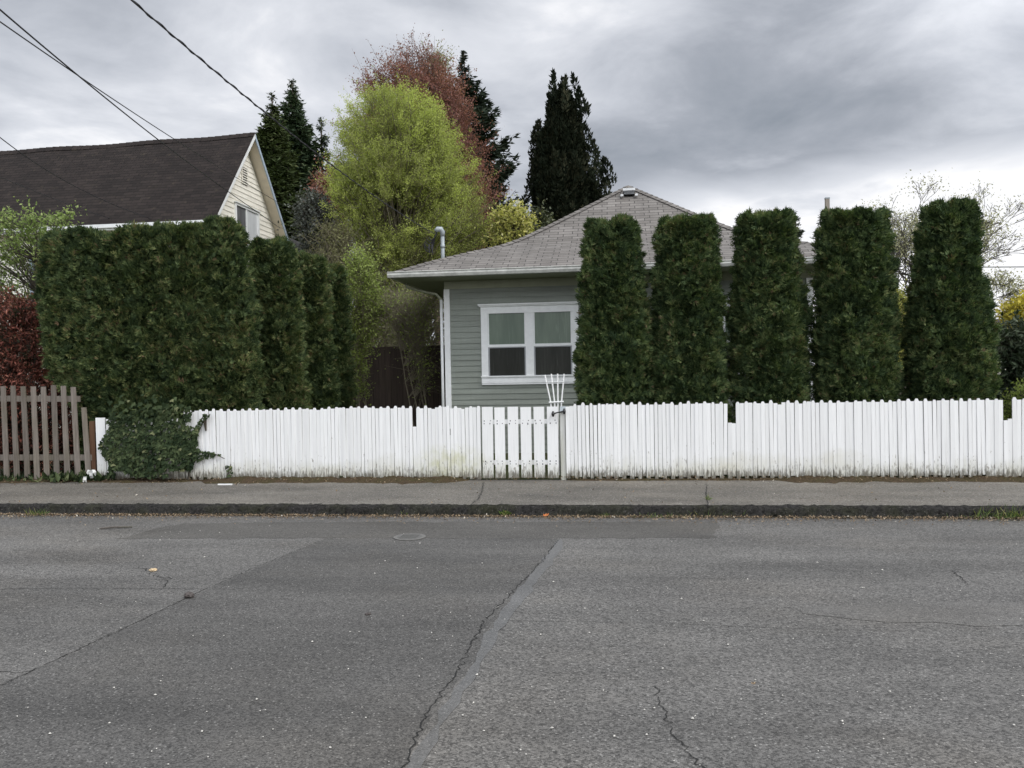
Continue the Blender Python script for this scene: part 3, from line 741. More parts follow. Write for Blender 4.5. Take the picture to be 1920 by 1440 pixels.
# pale grit lying on the road
n_ = 230
px_ = rng.uniform(-20, 1940, n_); py_ = 985+(rng.random(n_)**1.3)*450
V, F = [], []
mb = MB()
for a, b in zip(px_, py_):
    p = at(a, b, z=ROAD_Z+.006); s_ = rng.uniform(.0025, .0052)*rng.choice([1, 1, 1.5])
    q = rng.uniform(.6, 1.5, 3)*s_; r_ = rng.uniform(0, 6)
    oc = np.array([(q[0]*math.cos(r_), q[0]*math.sin(r_), 0), (-q[1]*math.sin(r_), q[1]*math.cos(r_), 0), (-q[0]*math.cos(r_), -q[0]*math.sin(r_), 0), (q[1]*math.sin(r_), -q[1]*math.cos(r_), 0), (0, 0, s_*.9), (0, 0, -s_*.6)])
    mb.add(oc+p, [(0,1,4),(1,2,4),(2,3,4),(3,0,4),(1,0,5),(2,1,5),(3,2,5),(0,3,5)])
props(mb.build('grit', M['pale_stone']), kind='stuff')

def rock(name, label, cat, c, r, mat, seed, flat=.7):
    th_, ph = np.meshgrid(np.linspace(0, 2*math.pi, 14, endpoint=False), np.linspace(.05, math.pi-.05, 9))
    N = np.stack([np.sin(ph)*np.cos(th_), np.sin(ph)*np.sin(th_), np.cos(ph)], -1).reshape(-1, 3)
    m_ = 1+.35*vn(N, 1.7, seed)+.15*vn(N, 4, seed)
    V = np.array(c)+N*m_[:, None]*np.array([r*1.25, r, r*flat])
    F = [[i*14+j, (i+1)*14+j, (i+1)*14+(j+1) % 14, i*14+(j+1) % 14] for i in range(8) for j in range(14)]
    o = MB().add(V, F).build(name, mat); return props(o, label, cat)
p = at(355, 1121, z=ROAD_Z)
rock('rock', 'small dark stone lying on the edge of the asphalt trench', 'stone', p+np.array([0, 0, .022]), .032, M['stone'], 3)
p = at(287, 1071, z=ROAD_Z); rock('rock', 'small pale tan stone beside a short road crack', 'stone', p+np.array([0, 0, .012]), .026, plain('tan_stone', (.55, .42, .26), .8, .3), 5, .5)
p = at(690, 1153, z=ROAD_Z); rock('rock', 'tiny black stone on the dark trench asphalt', 'stone', p+np.array([0, 0, .008]), .016, M['stone'], 7, .6)
def fallen_leaf(label, px, py, s_, seed):
    p = at(px, py, z=ROAD_Z+.022); g = np.random.default_rng(seed)
    mb = MB()
    for a in (-1.3, -.6, 0, .6, 1.3):
        a2 = a+.8; d = np.array([[math.cos(a2), math.sin(a2), .25]]); mb.kites(p[None], unit(d), np.array([[-math.sin(a2), math.cos(a2), .1]]), s_*(1-.2*abs(a)), s_*.42, g.random(1), 0, .3)
    props(mb.build('fallen_leaf', M['orange'] if s_ > .05 else M['litter']), label, 'leaf')
fallen_leaf('orange fallen leaf curled up by the foot of the kerb', 1022, 968, .062, 1)
fallen_leaf('small tan leaf lying out in the road near the long crack', 1412, 1283, .022, 2)
# stick and scraps
a, b = at(187, 991, z=ROAD_Z+.012), at(248, 988, z=ROAD_Z+.012)
props(MB().tube([a, a*.6+b*.4+np.array([0, .01, .006]), b], [.010, .012, .007], 5).build('stick', M['bark_grey']), 'thin dry stick lying on the road near the kerb', 'stick')
a, b = at(410, 908, z=.05), at(434, 908.5, z=.05)
props(MB().box(a-np.array([0, .03, .008]), b+np.array([0, .03, .008])).build('wood_scrap', M['plastic_trellis']), 'flat white scrap of wood on the soil below the fence', 'wood scrap')
def scrap(label, px, py, Y, s_, seed):
    p = at(px, py, Y=Y); p[2] = max(p[2], .03); g = np.random.default_rng(seed)
    V = [p+np.array([(i-1.5)*s_*.34+.1*s_*g.normal(), .25*s_*g.normal(), (j-.6)*s_*.55+.12*s_*g.normal()]) for j in range(4) for i in range(4)]
    F = [[j*4+i, j*4+i+1, (j+1)*4+i+1, (j+1)*4+i] for j in range(3) for i in range(3)]
    props(MB().add(V, F).build('paper_scrap', M['paper']), label, 'paper')
scrap('crumpled white paper leaning at the foot of the fence corner', 173, 894, -.12, .085, 1)
scrap('small white paper bit lying left of the crumpled paper', 159, 906, -.25, .05, 2)

def tuft(name, label, cat, p, n_, h, spread, mat, seed, group=None, wide=.10, lean=.6):
    g = np.random.default_rng(seed)
    P = np.array(p)+np.stack([spread*g.normal(size=n_), spread*.35*g.normal(size=n_), 0*np.zeros(n_)], -1)
    D = unit(np.stack([lean*g.normal(size=n_), lean*g.normal(size=n_), 1+0*np.zeros(n_)], -1)); L = h*g.uniform(.4, 1.1, n_)
    o = MB().kites(P, D, perp(D, g), L, L*wide, g.random(n_), 0, .35).build(name, mat)
    return props(o, label, cat, group)
WG = 'weeds along the kerb'
for lab, px, py, n_, h, sp, wd in (('bright green leafy weed at the foot of the kerb below the gate', 948, 968, 60, .09, .04, .5),
     ('small yellowish weed by the kerb left of the gate', 762, 967, 40, .07, .05, .12),
     ('wide grass tuft growing over the kerb at the pavement joint', 1335, 968, 170, .11, .16, .07),
     ('largest grass tuft by the kerb at the far right', 1888, 972, 320, .15, .22, .07),
     ('thin grass sprig by the kerb on the far left', 67, 968, 60, .12, .07, .07),
     ('short green weed by the kerb right of the orange leaf', 1135, 970, 40, .07, .06, .14),
     ('low grass strip by the kerb right of the short green weed', 1230, 971, 90, .07, .14, .10)):
    p = at(px, py, z=ROAD_Z)
    p[1] = max(p[1], -2.36)
    if 'grass' in lab: props(tuft('grass', lab, 'grass', p, n_, h, sp, M['grass'], int(px), WG, wd), kind='stuff')
    else: tuft('weed', lab, 'weed', p, n_, h, sp*.5, M['grass'], int(px), WG, wd)
tuft('weed', 'sprig of grass in the joint of the pavement', 'weed', at(1327, 938, z=.0), 30, .09, .012, M['grass'], 9, WG)
o = None

# ------------------------------------------------------------------ white picket fence
FH = 1.086
def picket(mb, xc, w, z0, z1, y0, th, pointed, lean, v, cutz=None):
    h = w/2
    if pointed: P = [(-h, z0), (h, z0), (h, z1-.030), (.012, z1), (-.012, z1), (-h, z1-.030)]
    else: P = [(-h, z0), (h, z0), (h, z1), (-h, z1)]
    t = math.tan(lean)
    mb.prism([(xc+x+(z-.5)*t, y0, z) for x, z in P], (0, th, 0), 0, v)
def fx(px): return at(px, 830, Y=0)[0]
def fence_run(mb, xa, xb, cuts, seed, pitch=.112, lowleft=None):
    g = random.Random(seed); x = xa+.03; w1, w2 = .0552, .0545
    low = 0.0
    k = 0
    while x < xb-.02:
        if g.random() < .12: low = g.uniform(-.010, .008)
        for pointed in (True, False):
            xc = x+(0 if pointed else pitch/2)
            if xc > xb-.02: break
            cut = None
            for ca, cb, cz in cuts:
                if ca < xc < cb: cut = cz
            z1 = (FH+low+g.gauss(0, .006)) if pointed else (FH-.027+low+g.gauss(0, .005))
            z0 = (.012+abs(g.gauss(0, .008))) if pointed else .040+abs(g.gauss(0, .012))
            lean = g.gauss(0, .0045)+.005*math.sin(x*1.3)
            w = (w1 if pointed else w2)-abs(g.gauss(0, .0016))-(g.uniform(.003, .008) if g.random() < .22 else 0)
            if cut is not None: picket(mb, xc, w, z0, cut+g.gauss(0, .01), -.002+g.gauss(0, .0015) if pointed else .004, .018, False, lean, g.random())
            else:
                if pointed and g.random() < .06: picket(mb, xc, w, z0, z1-.03-g.random()*.02, -.002, .018, False, lean, g.random())
                else: picket(mb, xc, w, z0, z1, g.gauss(-.002, .0015) if pointed else g.gauss(.004, .001), .018, pointed, lean, g.random())
        x += pitch*g.uniform(.985, 1.015)

def fence(label, xa, xb, cuts, seed, posts, low=None):
    o = thing('picket_fence', label, 'picket fence', (xa, 0, 0), 'white picket fence along the pavement')
    mb = MB(); fence_run(mb, xa, xb, cuts, seed)
    if low:
        for xc in low: picket(mb, xc, .10, .01, .955, -.004, .02, False, -.01, .6)
    mb.build('picket_panel', M['paint'], o)
    for zr in (.25, .70):
        MB().box((xa+.02, .026, zr-.045), (xb-.02, .064, zr+.045)).build('rail', M['grey_wood'], o)
    for xp in posts:
        MB().box((xp-.045, .068, -.05), (xp+.045, .158, .98)).build('post', M['pole_wood'], o)
    return o
cl = lambda a, b, y: (fx(a), fx(b), at((a+b)/2, y, Y=0)[2])
fence('white picket fence left of the gate, ivy over its left end', fx(346), fx(901), [cl(773,782,801)], 3, [fx(360), -5.0, -3.5, fx(893)])
# the low overgrown length on the far left
o = thing('picket_fence', 'low overgrown end piece of white fence beneath the ivy', 'picket fence', (fx(180), 0, 0), 'white picket fence along the pavement')
mb = MB(); g_ = random.Random(2); x_ = fx(181)
picket(mb, x_+.075, .15, .0, .97, -.004, .02, False, -.012, .7); x_ += .16
while x_ < fx(344): picket(mb, x_+.05, .092, .01, .90+g_.gauss(0, .02), g_.gauss(0, .002), .018, False, g_.gauss(0, .006), g_.random()); x_ += .097
mb.build('picket_panel', M['paint'], o)
MB().box((fx(182), .026, .2), (fx(343), .064, .29)).build('rail', M['paint'], o); MB().box((fx(182), .026, .7), (fx(343), .064, .79)).build('rail', M['paint'], o)
fence('white picket fence right of the gate with two broken pickets', fx(1061), 11.0, [cl(1367,1376.5,794), cl(1883,1899.5,787)], 5, [.9, 2.7, 4.3, 6.2, 8.0])

# ------------------------------------------------------------------ gate
gx0, gx1 = fx(904), fx(1048)
o = thing('gate', 'white wooden gate of six spaced flat pickets', 'gate', (gx0, 0, 0))
xx = [(700,772),(781,849),(865,935),(948,1019),(1032,1103),(1118,1191)]
g_ = random.Random(8)
for a, b in xx:
    xa, xb = fx(700+a/3.429), fx(700+b/3.429)
    mb = MB(); picket(mb, (xa+xb)/2, xb-xa-.007, .03+g_.random()*.01, 1.045+g_.random()*.012, -.012, .02, False, g_.gauss(.002, .002), .35+.5*g_.random())
    for zr in (.235, .275, .815, .855):
        for q in (.22, .75):
            cx_ = xa+(xb-xa)*(q+.05*g_.gauss(0, 1)); mb.box((cx_-.006, -.0145, zr-.006+.006*g_.gauss(0, 1)), (cx_+.006, -.0115, zr+.008), 1)
    mb.build('picket', [M['paint'], M['dark_slot']], o)
for zr in (.255, .84): MB().box((gx0+.01, .010, zr-.032), (gx1-.01, .046, zr+.032)).build('rail', M['paint'], o)
la = at(1037, 776, Y=-.06); lb = at(1058, 771, Y=-.06)
lat = MB().tube([la, la*.6+lb*.4+np.array([0, 0, .004]), lb], [.011, .009, .011], 8)
for q in (la, lb): lat.tube([q+np.array([0, .0, -.038]), q+np.array([0, -.006, 0]), q+np.array([0, 0, .038])], [.014, .024, .012], 8)
lat.tube([la+np.array([0, 0, 0]), la+np.array([0, .05, 0])], [.009, .009], 6); lat.tube([lb, lb+np.array([0, .06, 0])], [.009, .009], 6)
lat.build('latch', M['black_iron'], o)
pxa, pxb = fx(1051), fx(1060)
MB().box((pxa, .012, -.05), (pxb, .095, .965)).build('gate_post', wood('gate_post_wood', (.42, .42, .39), (.62, .62, .59), (.42, .42, .33)), o)
MB().prism([(pxa-.006, -.006, .965), (pxb+.006, -.006, .965), (pxb+.006, .091, 1.035), (pxa-.006, .091, 1.035)], (0, .012, .012)).build('post_cap', M['conduit'], o)

# fan trellis standing behind the gate
t0 = at(1045, 800, Y=.16)
o = thing('trellis', 'white fan shaped garden trellis rising behind the gate latch', 'trellis', (t0[0], .16, 0))
for (xt, yt), (xm, ym) in (((1021.5,703),(1032.5,754)),((1033.5,701),(1039.8,754)),((1045.5,700.5),(1046,755)),((1057.5,701),(1052.6,756))):
    T_ = at(xt, yt, Y=.2); Mm = at(xm, ym, Y=.2); foot = np.array([t0[0]+(Mm[0]-t0[0])*.25, .2, .05])
    MB().tube([foot, Mm, T_], [.0095, .0105, .0105], 5).build('slat', M['plastic_trellis'], o)
for (xa, ya), (xb, yb) in (((1029,754.5),(1057,753)),((1024,716.5),(1058,715.5))):
    MB().tube([at(xa, ya, Y=.188), at(xb, yb, Y=.188)], [.010, .010] if ya > 730 else [.004, .004], 5).build('crossbar', M['plastic_trellis'], o)

# ------------------------------------------------------------------ weathered fence on the left
o = thing('wooden_fence', 'weathered grey picket fence with gaps on the far left', 'picket fence', (-9.8, 0, 0))
tops = [-71,-52,-33,-14, 5.5,24,43,62,81,100,118.5,137,157]; bots = [-66,-46,-26,-6, 12,31,51,69,87.5,106,126,146,166]
g_ = random.Random(4)
for i, (a, b) in enumerate(zip(tops, bots)):
    ty = 724+g_.gauss(0, 1.2) if a < 150 else 764
    T_ = at(a, ty, Y=0); B_ = at(b, 897, Y=0); B_[2] = .02
    w = .088; d = np.array([w/2, 0, 0])
    MB().prism([B_-d, B_+d, T_+d-np.array([.01, 0, .0]), T_-d], (0, .02, 0), 0, g_.random()).build('picket', M['grey_wood'], o)
for ya, yb, xe in ((747, 748, 148), (858, 858, 172)):
    A_, B_ = at(-80, ya, Y=.022), at(xe, yb, Y=.022)
    MB().prism([A_-np.array([0, 0, .045]), B_-np.array([0, 0, .045]), B_+np.array([0, 0, .045]), A_+np.array([0, 0, .045])], (0, .038, 0), 0, .45).build('rail', M['grey_wood'], o)
A_ = at(172, 790, Y=.03); MB().box((A_[0]-.045, .03, -.05), (A_[0]+.045, .12, A_[2]), 0, .5).build('post', M['rust_wood'], o)

# ------------------------------------------------------------------ ivy
def in_ivy(px, py, g):
    q = np.array([px*.03, py*.03, 0])
    left = 196+14*vn(q, 1., 3); right = 350+16*vn(np.array([0, py*.05, 0]), 1., 4)+(16 if 800 < py < 880 else 0)
    if 838 < py < 868: right = 352+(1-abs(py-853)/15)*62
    if px > 362 and 775 < py < 812 and abs((px-362)-(812-py)*.75) < 5: return True
    if 872 < py < 893 and abs(px-428-(py-880)*.3) < 5: return g.random() < .5
    if py < 790: return left+4 < px < 356 and g.random() < np.clip((py-735)/50, 0, 1)**1.6*(.6+.5*vn(q, 1.7, 6))
    if py > 850 and vn(q, 1.6, 8) < -.30+.5*(py > 882): return False
    return left < px < right and py < 897
g_ = np.random.default_rng(12)
o = thing('ivy', 'dark green ivy spilling over the low end of the white fence', 'ivy', (fx(280), -.15, 0))
shape = np.array([(0,-.12),(.30,-.28),(.52,.06),(.30,.20),(.16,.36),(0,.78),(-.16,.36),(-.30,.20),(-.52,.06),(-.30,-.28)])
mb = MB(); stems = MB(); cnt = 0
while cnt < 2050:
    px, py = g_.uniform(183, 440), g_.uniform(738, 898)
    if not in_ivy(px, py, g_): continue
    cx_ = (px-280)/100; bul = max(0, 1-cx_*cx_)*(.05+.10*min(1, max(0, (py-775)/90))*(1+.5*vn(np.array([px*.04, py*.04, 2]), 1., 5)))+.18*max(0, (800-py)/60)
    Y = -.03-bul*g_.uniform(.45, 1.05) - .02*g_.random()
    p = at(px, py, Y=Y); p[2] = max(p[2], .03)
    nrm = unit(np.array([.45*g_.normal(), -1, .45+.4*g_.normal()])); up = unit(np.array([.7*g_.normal(), .2*g_.normal(), -1])); up = unit(up-nrm*(up@nrm)); rt = np.cross(up, nrm)
    s_ = g_.uniform(.05, .092)*(.7 if px > 372 else 1)
    V = p+shape[:, :1]*s_*rt+shape[:, 1:]*s_*up-nrm*(np.abs(shape[:, :1])*s_*.35)
    mb.add(V, [list(range(10))], np.clip(.50+.22*g_.normal()+.22*vn(p, 5, 3), 0, 1)); cnt += 1
mb.build('leaves', M['ivy'], o)
for (xs1, ys1) in (((360,900),(372,840),(388,782)), ((360,880),(395,850),(420,858)), ((300,900),(310,840),(330,780)), ((260,900),(250,840),(270,780)), ((420,900),(428,885),(432,872))) and []: pass
for pth in ([(352,898),(360,860),(370,815),(388,776)], [(345,880),(372,856),(398,849),(421,860)], [(300,898),(310,845),(330,785)], [(262,898),(250,845),(268,785)], [(424,900),(428,886),(433,870)]):
    stems.tube([at(a, b, Y=-.02) for a, b in pth], [.012, .010, .008, .005][:len(pth)] if len(pth) == 4 else [.011, .009, .005], 5)
stems.build('stem', M['bark'], o)
# broken twig hooked on the fence above the tendril
props(MB().tube([at(385, 776, Y=-.02), at(384, 788, Y=-.03), at(386, 808, Y=-.02)], [.010, .03, .012], 6).build('dead_leaf', M['bark']), 'dead brown curled leaf hanging on the white fence by the ivy', 'leaf')

props(tuft('ground_weed', 'leafy weeds at the foot of the weathered fence', 'weeds', at(140, 893, Y=-.06)*np.array([1, 1, 0])+np.array([0, 0, .02]), 260, .16, .28, M['ivy'], 31, None, .5, .8), kind='stuff')
props(tuft('ground_weed', 'sparse weeds at the far left end of the weathered fence', 'weeds', at(20, 895, Y=-.06)*np.array([1, 1, 0])+np.array([0, 0, .02]), 110, .11, .25, M['ivy'], 32, None, .45, .8), kind='stuff')

# ------------------------------------------------------------------ grey bungalow
HX0, HX1, HY0, HY1 = -3.31, 3.51, 4.0, 11.2
EX0, EX1, EY0, EY1, EZ = -4.13, 4.42, 3.25, 11.95, 3.33
house = thing('grey_house', 'grey green bungalow with a flared hip roof of grey shingles', 'house', (.1, 7.6, 0))
mb = MB(); g_ = random.Random(6)
ex = .1085; zz = -.05
while zz < 3.16:
    z1 = min(zz+ex, 3.18); t = .016; v = g_.random()
    # front board, then both sides and the back, each with its lapped lower edge
    for (a, b, nrm) in (((HX0, HY0), (HX1, HY0), (0, -1)), ((HX1, HY0), (HX1, HY1), (1, 0)), ((HX1, HY1), (HX0, HY1), (0, 1)), ((HX0, HY1), (HX0, HY0), (-1, 0))):
        na = np.array([nrm[0], nrm[1], 0.]); A_, B_ = np.array([*a, 0.]), np.array([*b, 0.])
        lo, hi = np.array([0, 0, zz]), np.array([0, 0, z1+.004])
        mb.add([A_+lo+na*t, B_+lo+na*t, B_+hi+na*.002, A_+hi+na*.002, A_+lo, B_+lo], [(0,1,2,3),(4,5,1,0)], v)
    zz += ex
mb.build('wall', M['grey_siding'], house)
mb = MB(); mb.box((HX0-.012, HY0-.024, 3.175), (HX1+.012, HY0+.02, 3.33)); mb.box((HX0-.024, HY0+.02, 3.175), (HX0+.02, HY1, 3.33)); mb.box((HX1-.02, HY0+.02, 3.175), (HX1+.024, HY1, 3.33))
mb.build('frieze', M['soffit'], house)
mb = MB(); mb.box((EX0+.02, EY0+.02, 3.334), (EX1-.02, EY1-.02, 3.352)); mb.build('soffit', M['soffit'], house)
for xa, xb in ((HX0-.026, HX0+.085), (HX1-.085, HX1+.026)):
    MB().box((xa, HY0-.03, -.05), (xb, HY0+.09, 3.172)).build('corner_board', M['trim'], house)
# roof: rings from the eave to the peak
prof = [(0, 3.44), (.55, 3.685), (1.15, 3.915), (1.75, 4.13), (2.1, 4.31), (2.6, 4.63), (4.33, 5.80)]
APX = np.array([.28, 7.60])
def ringp(i):
    s_, z = prof[i]; f = s_/4.33
    x0 = EX0+(APX[0]-EX0)*f; x1 = EX1+(APX[0]-EX1)*f; y0 = EY0+(APX[1]-EY0)*f; y1 = EY1+(APX[1]-EY1)*f
    return [np.array([x0,y0,z]), np.array([x1,y0,z]), np.array([x1,y1,z]), np.array([x0,y1,z])]
rf = MB(); vv = 0
for i in range(len(prof)-1):
    A_, B_ = ringp(i), ringp(i+1); dv = math.hypot(prof[i+1][0]-prof[i][0], prof[i+1][1]-prof[i][1])
    for k in range(4):
        p0, p1, q1, q0 = A_[k], A_[(k+1) % 4], B_[(k+1) % 4], B_[k]
        ax_ = 0 if k % 2 == 0 else 1
        uv = [(p0[ax_]+20, vv), (p1[ax_]+20, vv), (q1[ax_]+20, vv+dv), (q0[ax_]+20, vv+dv)]
        if i == len(prof)-2: rf.add([p0, p1, q1], [(0,1,2)], None, 0, uv[:3])
        else: rf.add([p0, p1, q1, q0], [(0,1,2,3)], None, 0, uv)
    vv += dv
A_ = ringp(0)
for k in range(4):
    p0, p1 = A_[k], A_[(k+1) % 4]; d = np.array([0, 0, -.06]); rf.add([p0, p1, p1+d, p0+d], [(0,3,2,1)], None, 0, [(0,0)]*4)
roof = rf.build('roof', M['shingle_grey'], house)
# hip caps, short overlapping shingles
for k in range(4):
    cap = MB()
    pts = np.array([ringp(i)[k] for i in range(len(prof))]); seg = np.linalg.norm(np.diff(pts, axis=0), axis=1); cum = np.concatenate([[0], np.cumsum(seg)])
    out = np.array([(-1,-1,0),(1,-1,0),(1,1,0),(-1,1,0)][k])/math.sqrt(2); sd = np.cross(out, (0, 0, 1.))
    s_ = .02
    while s_ < cum[-1]-.05:
        e_ = min(s_+.22, cum[-1]); P0 = np.array([np.interp(s_, cum, pts[:, c]) for c in range(3)]); P1 = np.array([np.interp(e_, cum, pts[:, c]) for c in range(3)])
        l0, l1 = .026, .010; w = .11; dz = np.array([0, 0, 1.])
        dr = -.045
        V = [P0+dz*l0, P0+sd*w+dz*(dr+l0), P1+sd*w+dz*(dr+l1), P1+dz*l1, P0-sd*w+dz*(dr+l0), P1-sd*w+dz*(dr+l1)]
        cap.add(V, [(0,1,2,3),(4,0,3,5)], None, 0, [(s_, 0.03),(s_, .1),(s_+.2, .1),(s_+.2, 0.03)]*2); s_ += .17
    cap.build('hip_cap', M['shingle_grey'], roof)
# gutters
def gutter(a, b, nrm):
    a, b, nrm = np.array(a, float), np.array(b, float), np.array(nrm, float)
    P = [(0, 3.335), (.075, 3.34), (.095, 3.39), (.085, 3.425), (.105, 3.437), (.10, 3.445), (.0, 3.41)]
    mb = MB(); mb.prism([a+nrm*p+np.array([0, 0, z]) for p, z in P], b-a); return mb.build('gutter', M['gutter'], house)
gutter((EX0-.09, EY0, 0), (EX1+.1, EY0, 0), (0, -1, 0)); gutter((EX0, EY1, 0), (EX0, EY0-.0, 0), (-1, 0, 0)); gutter((EX1, EY0, 0), (EX1, EY1, 0), (1, 0, 0))
# downspout from the side gutter to the corner
D0 = at(765, 536, Y=4.1); D1 = at(800, 543, Y=4.1); D2 = at(826, 549, Y=4.05); D3 = at(831.5, 562, Y=3.99)
xd = -3.395
dsp = MB().tube([(xd, 4.0, 2.98), (xd, 4.0, 1.5), (xd, 4.0, .0)], .028, 8).build('downspout', M['trim'], house, True)
MB().tube([(EX0+.02, 4.1, 3.33), (EX0+.04, 4.1, 3.25), (EX0+.3, 4.08, 3.17), (xd-.1, 4.02, 3.09), (xd, 4.0, 2.98)], .026, 8).build('elbow', M['soffit'], dsp, True)

def window(parent, x0, z0, W=1.87, H=1.50, Yw=4.0, panes=('pane_green', 'pane_dark')):
    y = Yw-.016; sd, mu, hd_, bt, rl = .13, .155, .135, .15, .05
    pw = (W-2*sd-mu)/2; ph = H-hd_-bt
    fr_ = MB()
    fr_.box((x0, y-.035, z0+bt), (x0+sd, y+.01, z0+H-hd_)); fr_.box((x0+W-sd, y-.035, z0+bt), (x0+W, y+.01, z0+H-hd_))
    fr_.box((x0+sd+pw, y-.033, z0+bt), (x0+sd+pw+mu, y+.01, z0+H-hd_))
    fr_.box((x0-.003, y-.037, z0+H-hd_), (x0+W+.003, y+.01, z0+H))
    fr_.box((x0-.03, y-.065, z0+H), (x0+W+.03, y+.01, z0+H+.022)); fr_.box((x0-.05, y-.085, z0+H+.022), (x0+W+.05, y+.01, z0+H+.048))
    wn = fr_.build('window', M['trim'], parent)
    MB().box((x0-.003, y-.037, z0+.03), (x0+W+.003, y+.01, z0+bt)).box((x0-.015, y-.055, z0+bt-.004), (x0+W+.015, y-.037, z0+bt+.018)).box((x0, y-.03, z0), (x0+W, y+.01, z0+.03)).build('sill', M['trim'], wn)
    up_h = ph*.51; rz = z0+bt+(ph-up_h)-rl/2
    for j in range(2):
        xa = x0+sd+j*(pw+mu); xb = xa+pw
        MB().box((xa, y-.028, rz), (xb, y+.008, rz+rl)).box((xa, y-.018, rz+rl), (xa+.022, y+.008, z0+H-hd_)).box((xb-.022, y-.018, rz+rl), (xb, y+.008, z0+H-hd_)).build('sash', M['trim'], wn)
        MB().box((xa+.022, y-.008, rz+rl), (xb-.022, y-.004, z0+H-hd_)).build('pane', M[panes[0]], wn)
        MB().box((xa+.026, y-.008, z0+bt+.024), (xb-.026, y-.004, rz-.018)).build('pane', M[panes[1]], wn)
        MB().box((xa, y-.02, z0+bt), (xa+.026, y+.0, rz)).box((xb-.026, y-.02, z0+bt), (xb, y+.0, rz)).box((xa+.026, y-.02, z0+bt), (xb-.026, y, z0+bt+.024)).box((xa+.026, y-.02, rz-.018), (xb-.026, y, rz)).build('screen_frame', M['screen_frame'], wn)
    return wn
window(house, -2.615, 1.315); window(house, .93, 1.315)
# roof vent
vz = 5.53; vy = 7.12
mb = MB(); mb.box((.17, vy-.12, vz-.06), (.41, vy+.16, vz+.03), 1); mb.box((.155, vy-.14, vz+.03), (.425, vy+.2, vz+.085), 0); mb.box((.10, vy-.2, vz-.105), (.16, vy-.1, vz-.06), 0); mb.box((.42, vy-.2, vz-.105), (.48, vy-.1, vz-.06), 0)
for k in range(3): mb.box((.175, vy-.128, vz-.045+k*.025), (.405, vy-.118, vz-.037+k*.025), 2)
mb.build('roof_vent', [M['vent_white'], M['dark_slot'], M['screen_frame']], house)

# service mast on the roof
m0 = at(830.5, 486, Y=5.0); m1 = at(828, 438, Y=5.0)
mx, mz = m0[0], m1[2]
o = thing('service_mast', 'grey electric service mast with a curved weather head on the roof', 'service mast', (mx, 5, 3.6))
MB().tube([(mx, 5, 3.55), (mx, 5, mz-.02)], [.040, .040], 10).tube([(mx, 5, mz-.30), (mx, 5, mz-.22)], [.047, .047], 10).build('pole', M['conduit'], o, True)
MB().tube([(mx+.0, 5, mz-.06), (mx, 5, mz+.03), (mx-.03, 4.98, mz+.085), (mx-.09, 4.95, mz+.085), (mx-.125, 4.93, mz+.045)], [.046, .054, .060, .055, .04], 10).build('weather_head', M['conduit'], o, True)
mb = MB()
for k in range(5):
    t = np.linspace(0, 1, 9); rr_ = .10+.03*k
    mb.tube(np.stack([mx-.12-t*(.16+.03*k)+.02*np.sin(t*9+k), 4.93+.02*k+0*t, mz+.03-rr_*2.2*np.sin(t*math.pi*.75)*(1-.3*t)], -1), .011, 5)
mb.build('loop_wire', M['cable'], o)
for k in range(2): MB().tube([(mx-.20-.06*k, 4.93, mz-.22), (mx-.21-.06*k, 4.93, mz-.30), (mx-.20-.06*k, 4.93, mz-.40)], [.016, .024, .014], 7).build('insulator', M['black_iron'], o)

# ------------------------------------------------------------------ cables
def plan_line(A2, B2, px, py):
    """point of the pixel's ray above the straight plan line from A2 to B2"""
    d = ray(px, py); Mx = np.array([[d[0], -(B2[0]-A2[0])], [d[1], -(B2[1]-A2[1])]])
    t, s_ = np.linalg.solve(Mx, [A2[0]-CC[0], A2[1]-CC[1]]); return CC+t*d
def cable(label, pix, A2, px_end, Y_end, r, twist=0.0, group=None, tail=None):
    B2 = at(*px_end, Y=Y_end)[:2]
    P = np.array([plan_line(A2, B2, *q) for q in pix])
    # smooth resample, then run on past the frame to the pole across the street
    u = np.concatenate([[0], np.cumsum(np.linalg.norm(np.diff(P, axis=0), axis=1))]); U_ = np.linspace(0, u[-1], 40)
    deg = 3 if len(P) > 3 else 2
    Q = np.stack([np.polyval(np.polyfit(u, P[:, c], deg if c == 2 else 1), U_) for c in range(3)], -1)
    d = unit(Q[-1]-Q[-4]); ext = [Q[-1]+d*k*1.5 for k in range(1, 7)]
    Q = np.vstack([Q, ext])
    mb = MB(); mb.tube(Q, r, 6)
    if twist:
        s_ = np.linspace(0, 1, 300); L = np.stack([np.interp(s_, np.linspace(0, 1, len(Q)), Q[:, c]) for c in range(3)], -1)
        a_ = s_*2*math.pi*42
        mb.tube(L+np.stack([np.cos(a_), 0*a_, np.sin(a_)], -1)*r*1.25, r*.85, 5)
    return props(mb.build('cable', M['cable']), label, 'cable', group)
CG = 'overhead cables from the street to the houses'
ms = (mx-.14, 4.93)
cable('twisted service cable running from the top of the photo down to the roof mast', [(815,438.5),(737,392),(647,326),(540,249),(460,180),(435,160),(350,87),(245,0)], ms, (245, 0), -6.5, .0062, 1, CG)
cable('steeper of two crossing cables, ending at the rear eave of the cream gable', [(525,428),(471,389),(425,357),(354,308),(301,265),(195,180),(160,151),(0,20)], (-12.1, 17.2), (0, 20), -3.0, .011, 0, CG)
cable('flatter of two crossing cables, ending on the rear rake of the cream gable', [(532,386),(443,332),(390,302),(330,263),(202,180),(158,147),(0,42)], (-12.0, 16.6), (0, 42), -3.0, .009, 0, CG)
cable('overhead cable crossing the brown roof to its front eave', [(287,412),(227,389),(170,364),(110,334),(50,293),(0,258)], (-14.2, 11.9), (0, 258), 5.5, .012, 0, CG)
cable('lowest thin cable along the foot of the brown roof', [(215,412),(177,400),(89,368),(45,350),(0,332)], (-15.6, 11.9), (0, 332), 7.0, .010, 0, CG)

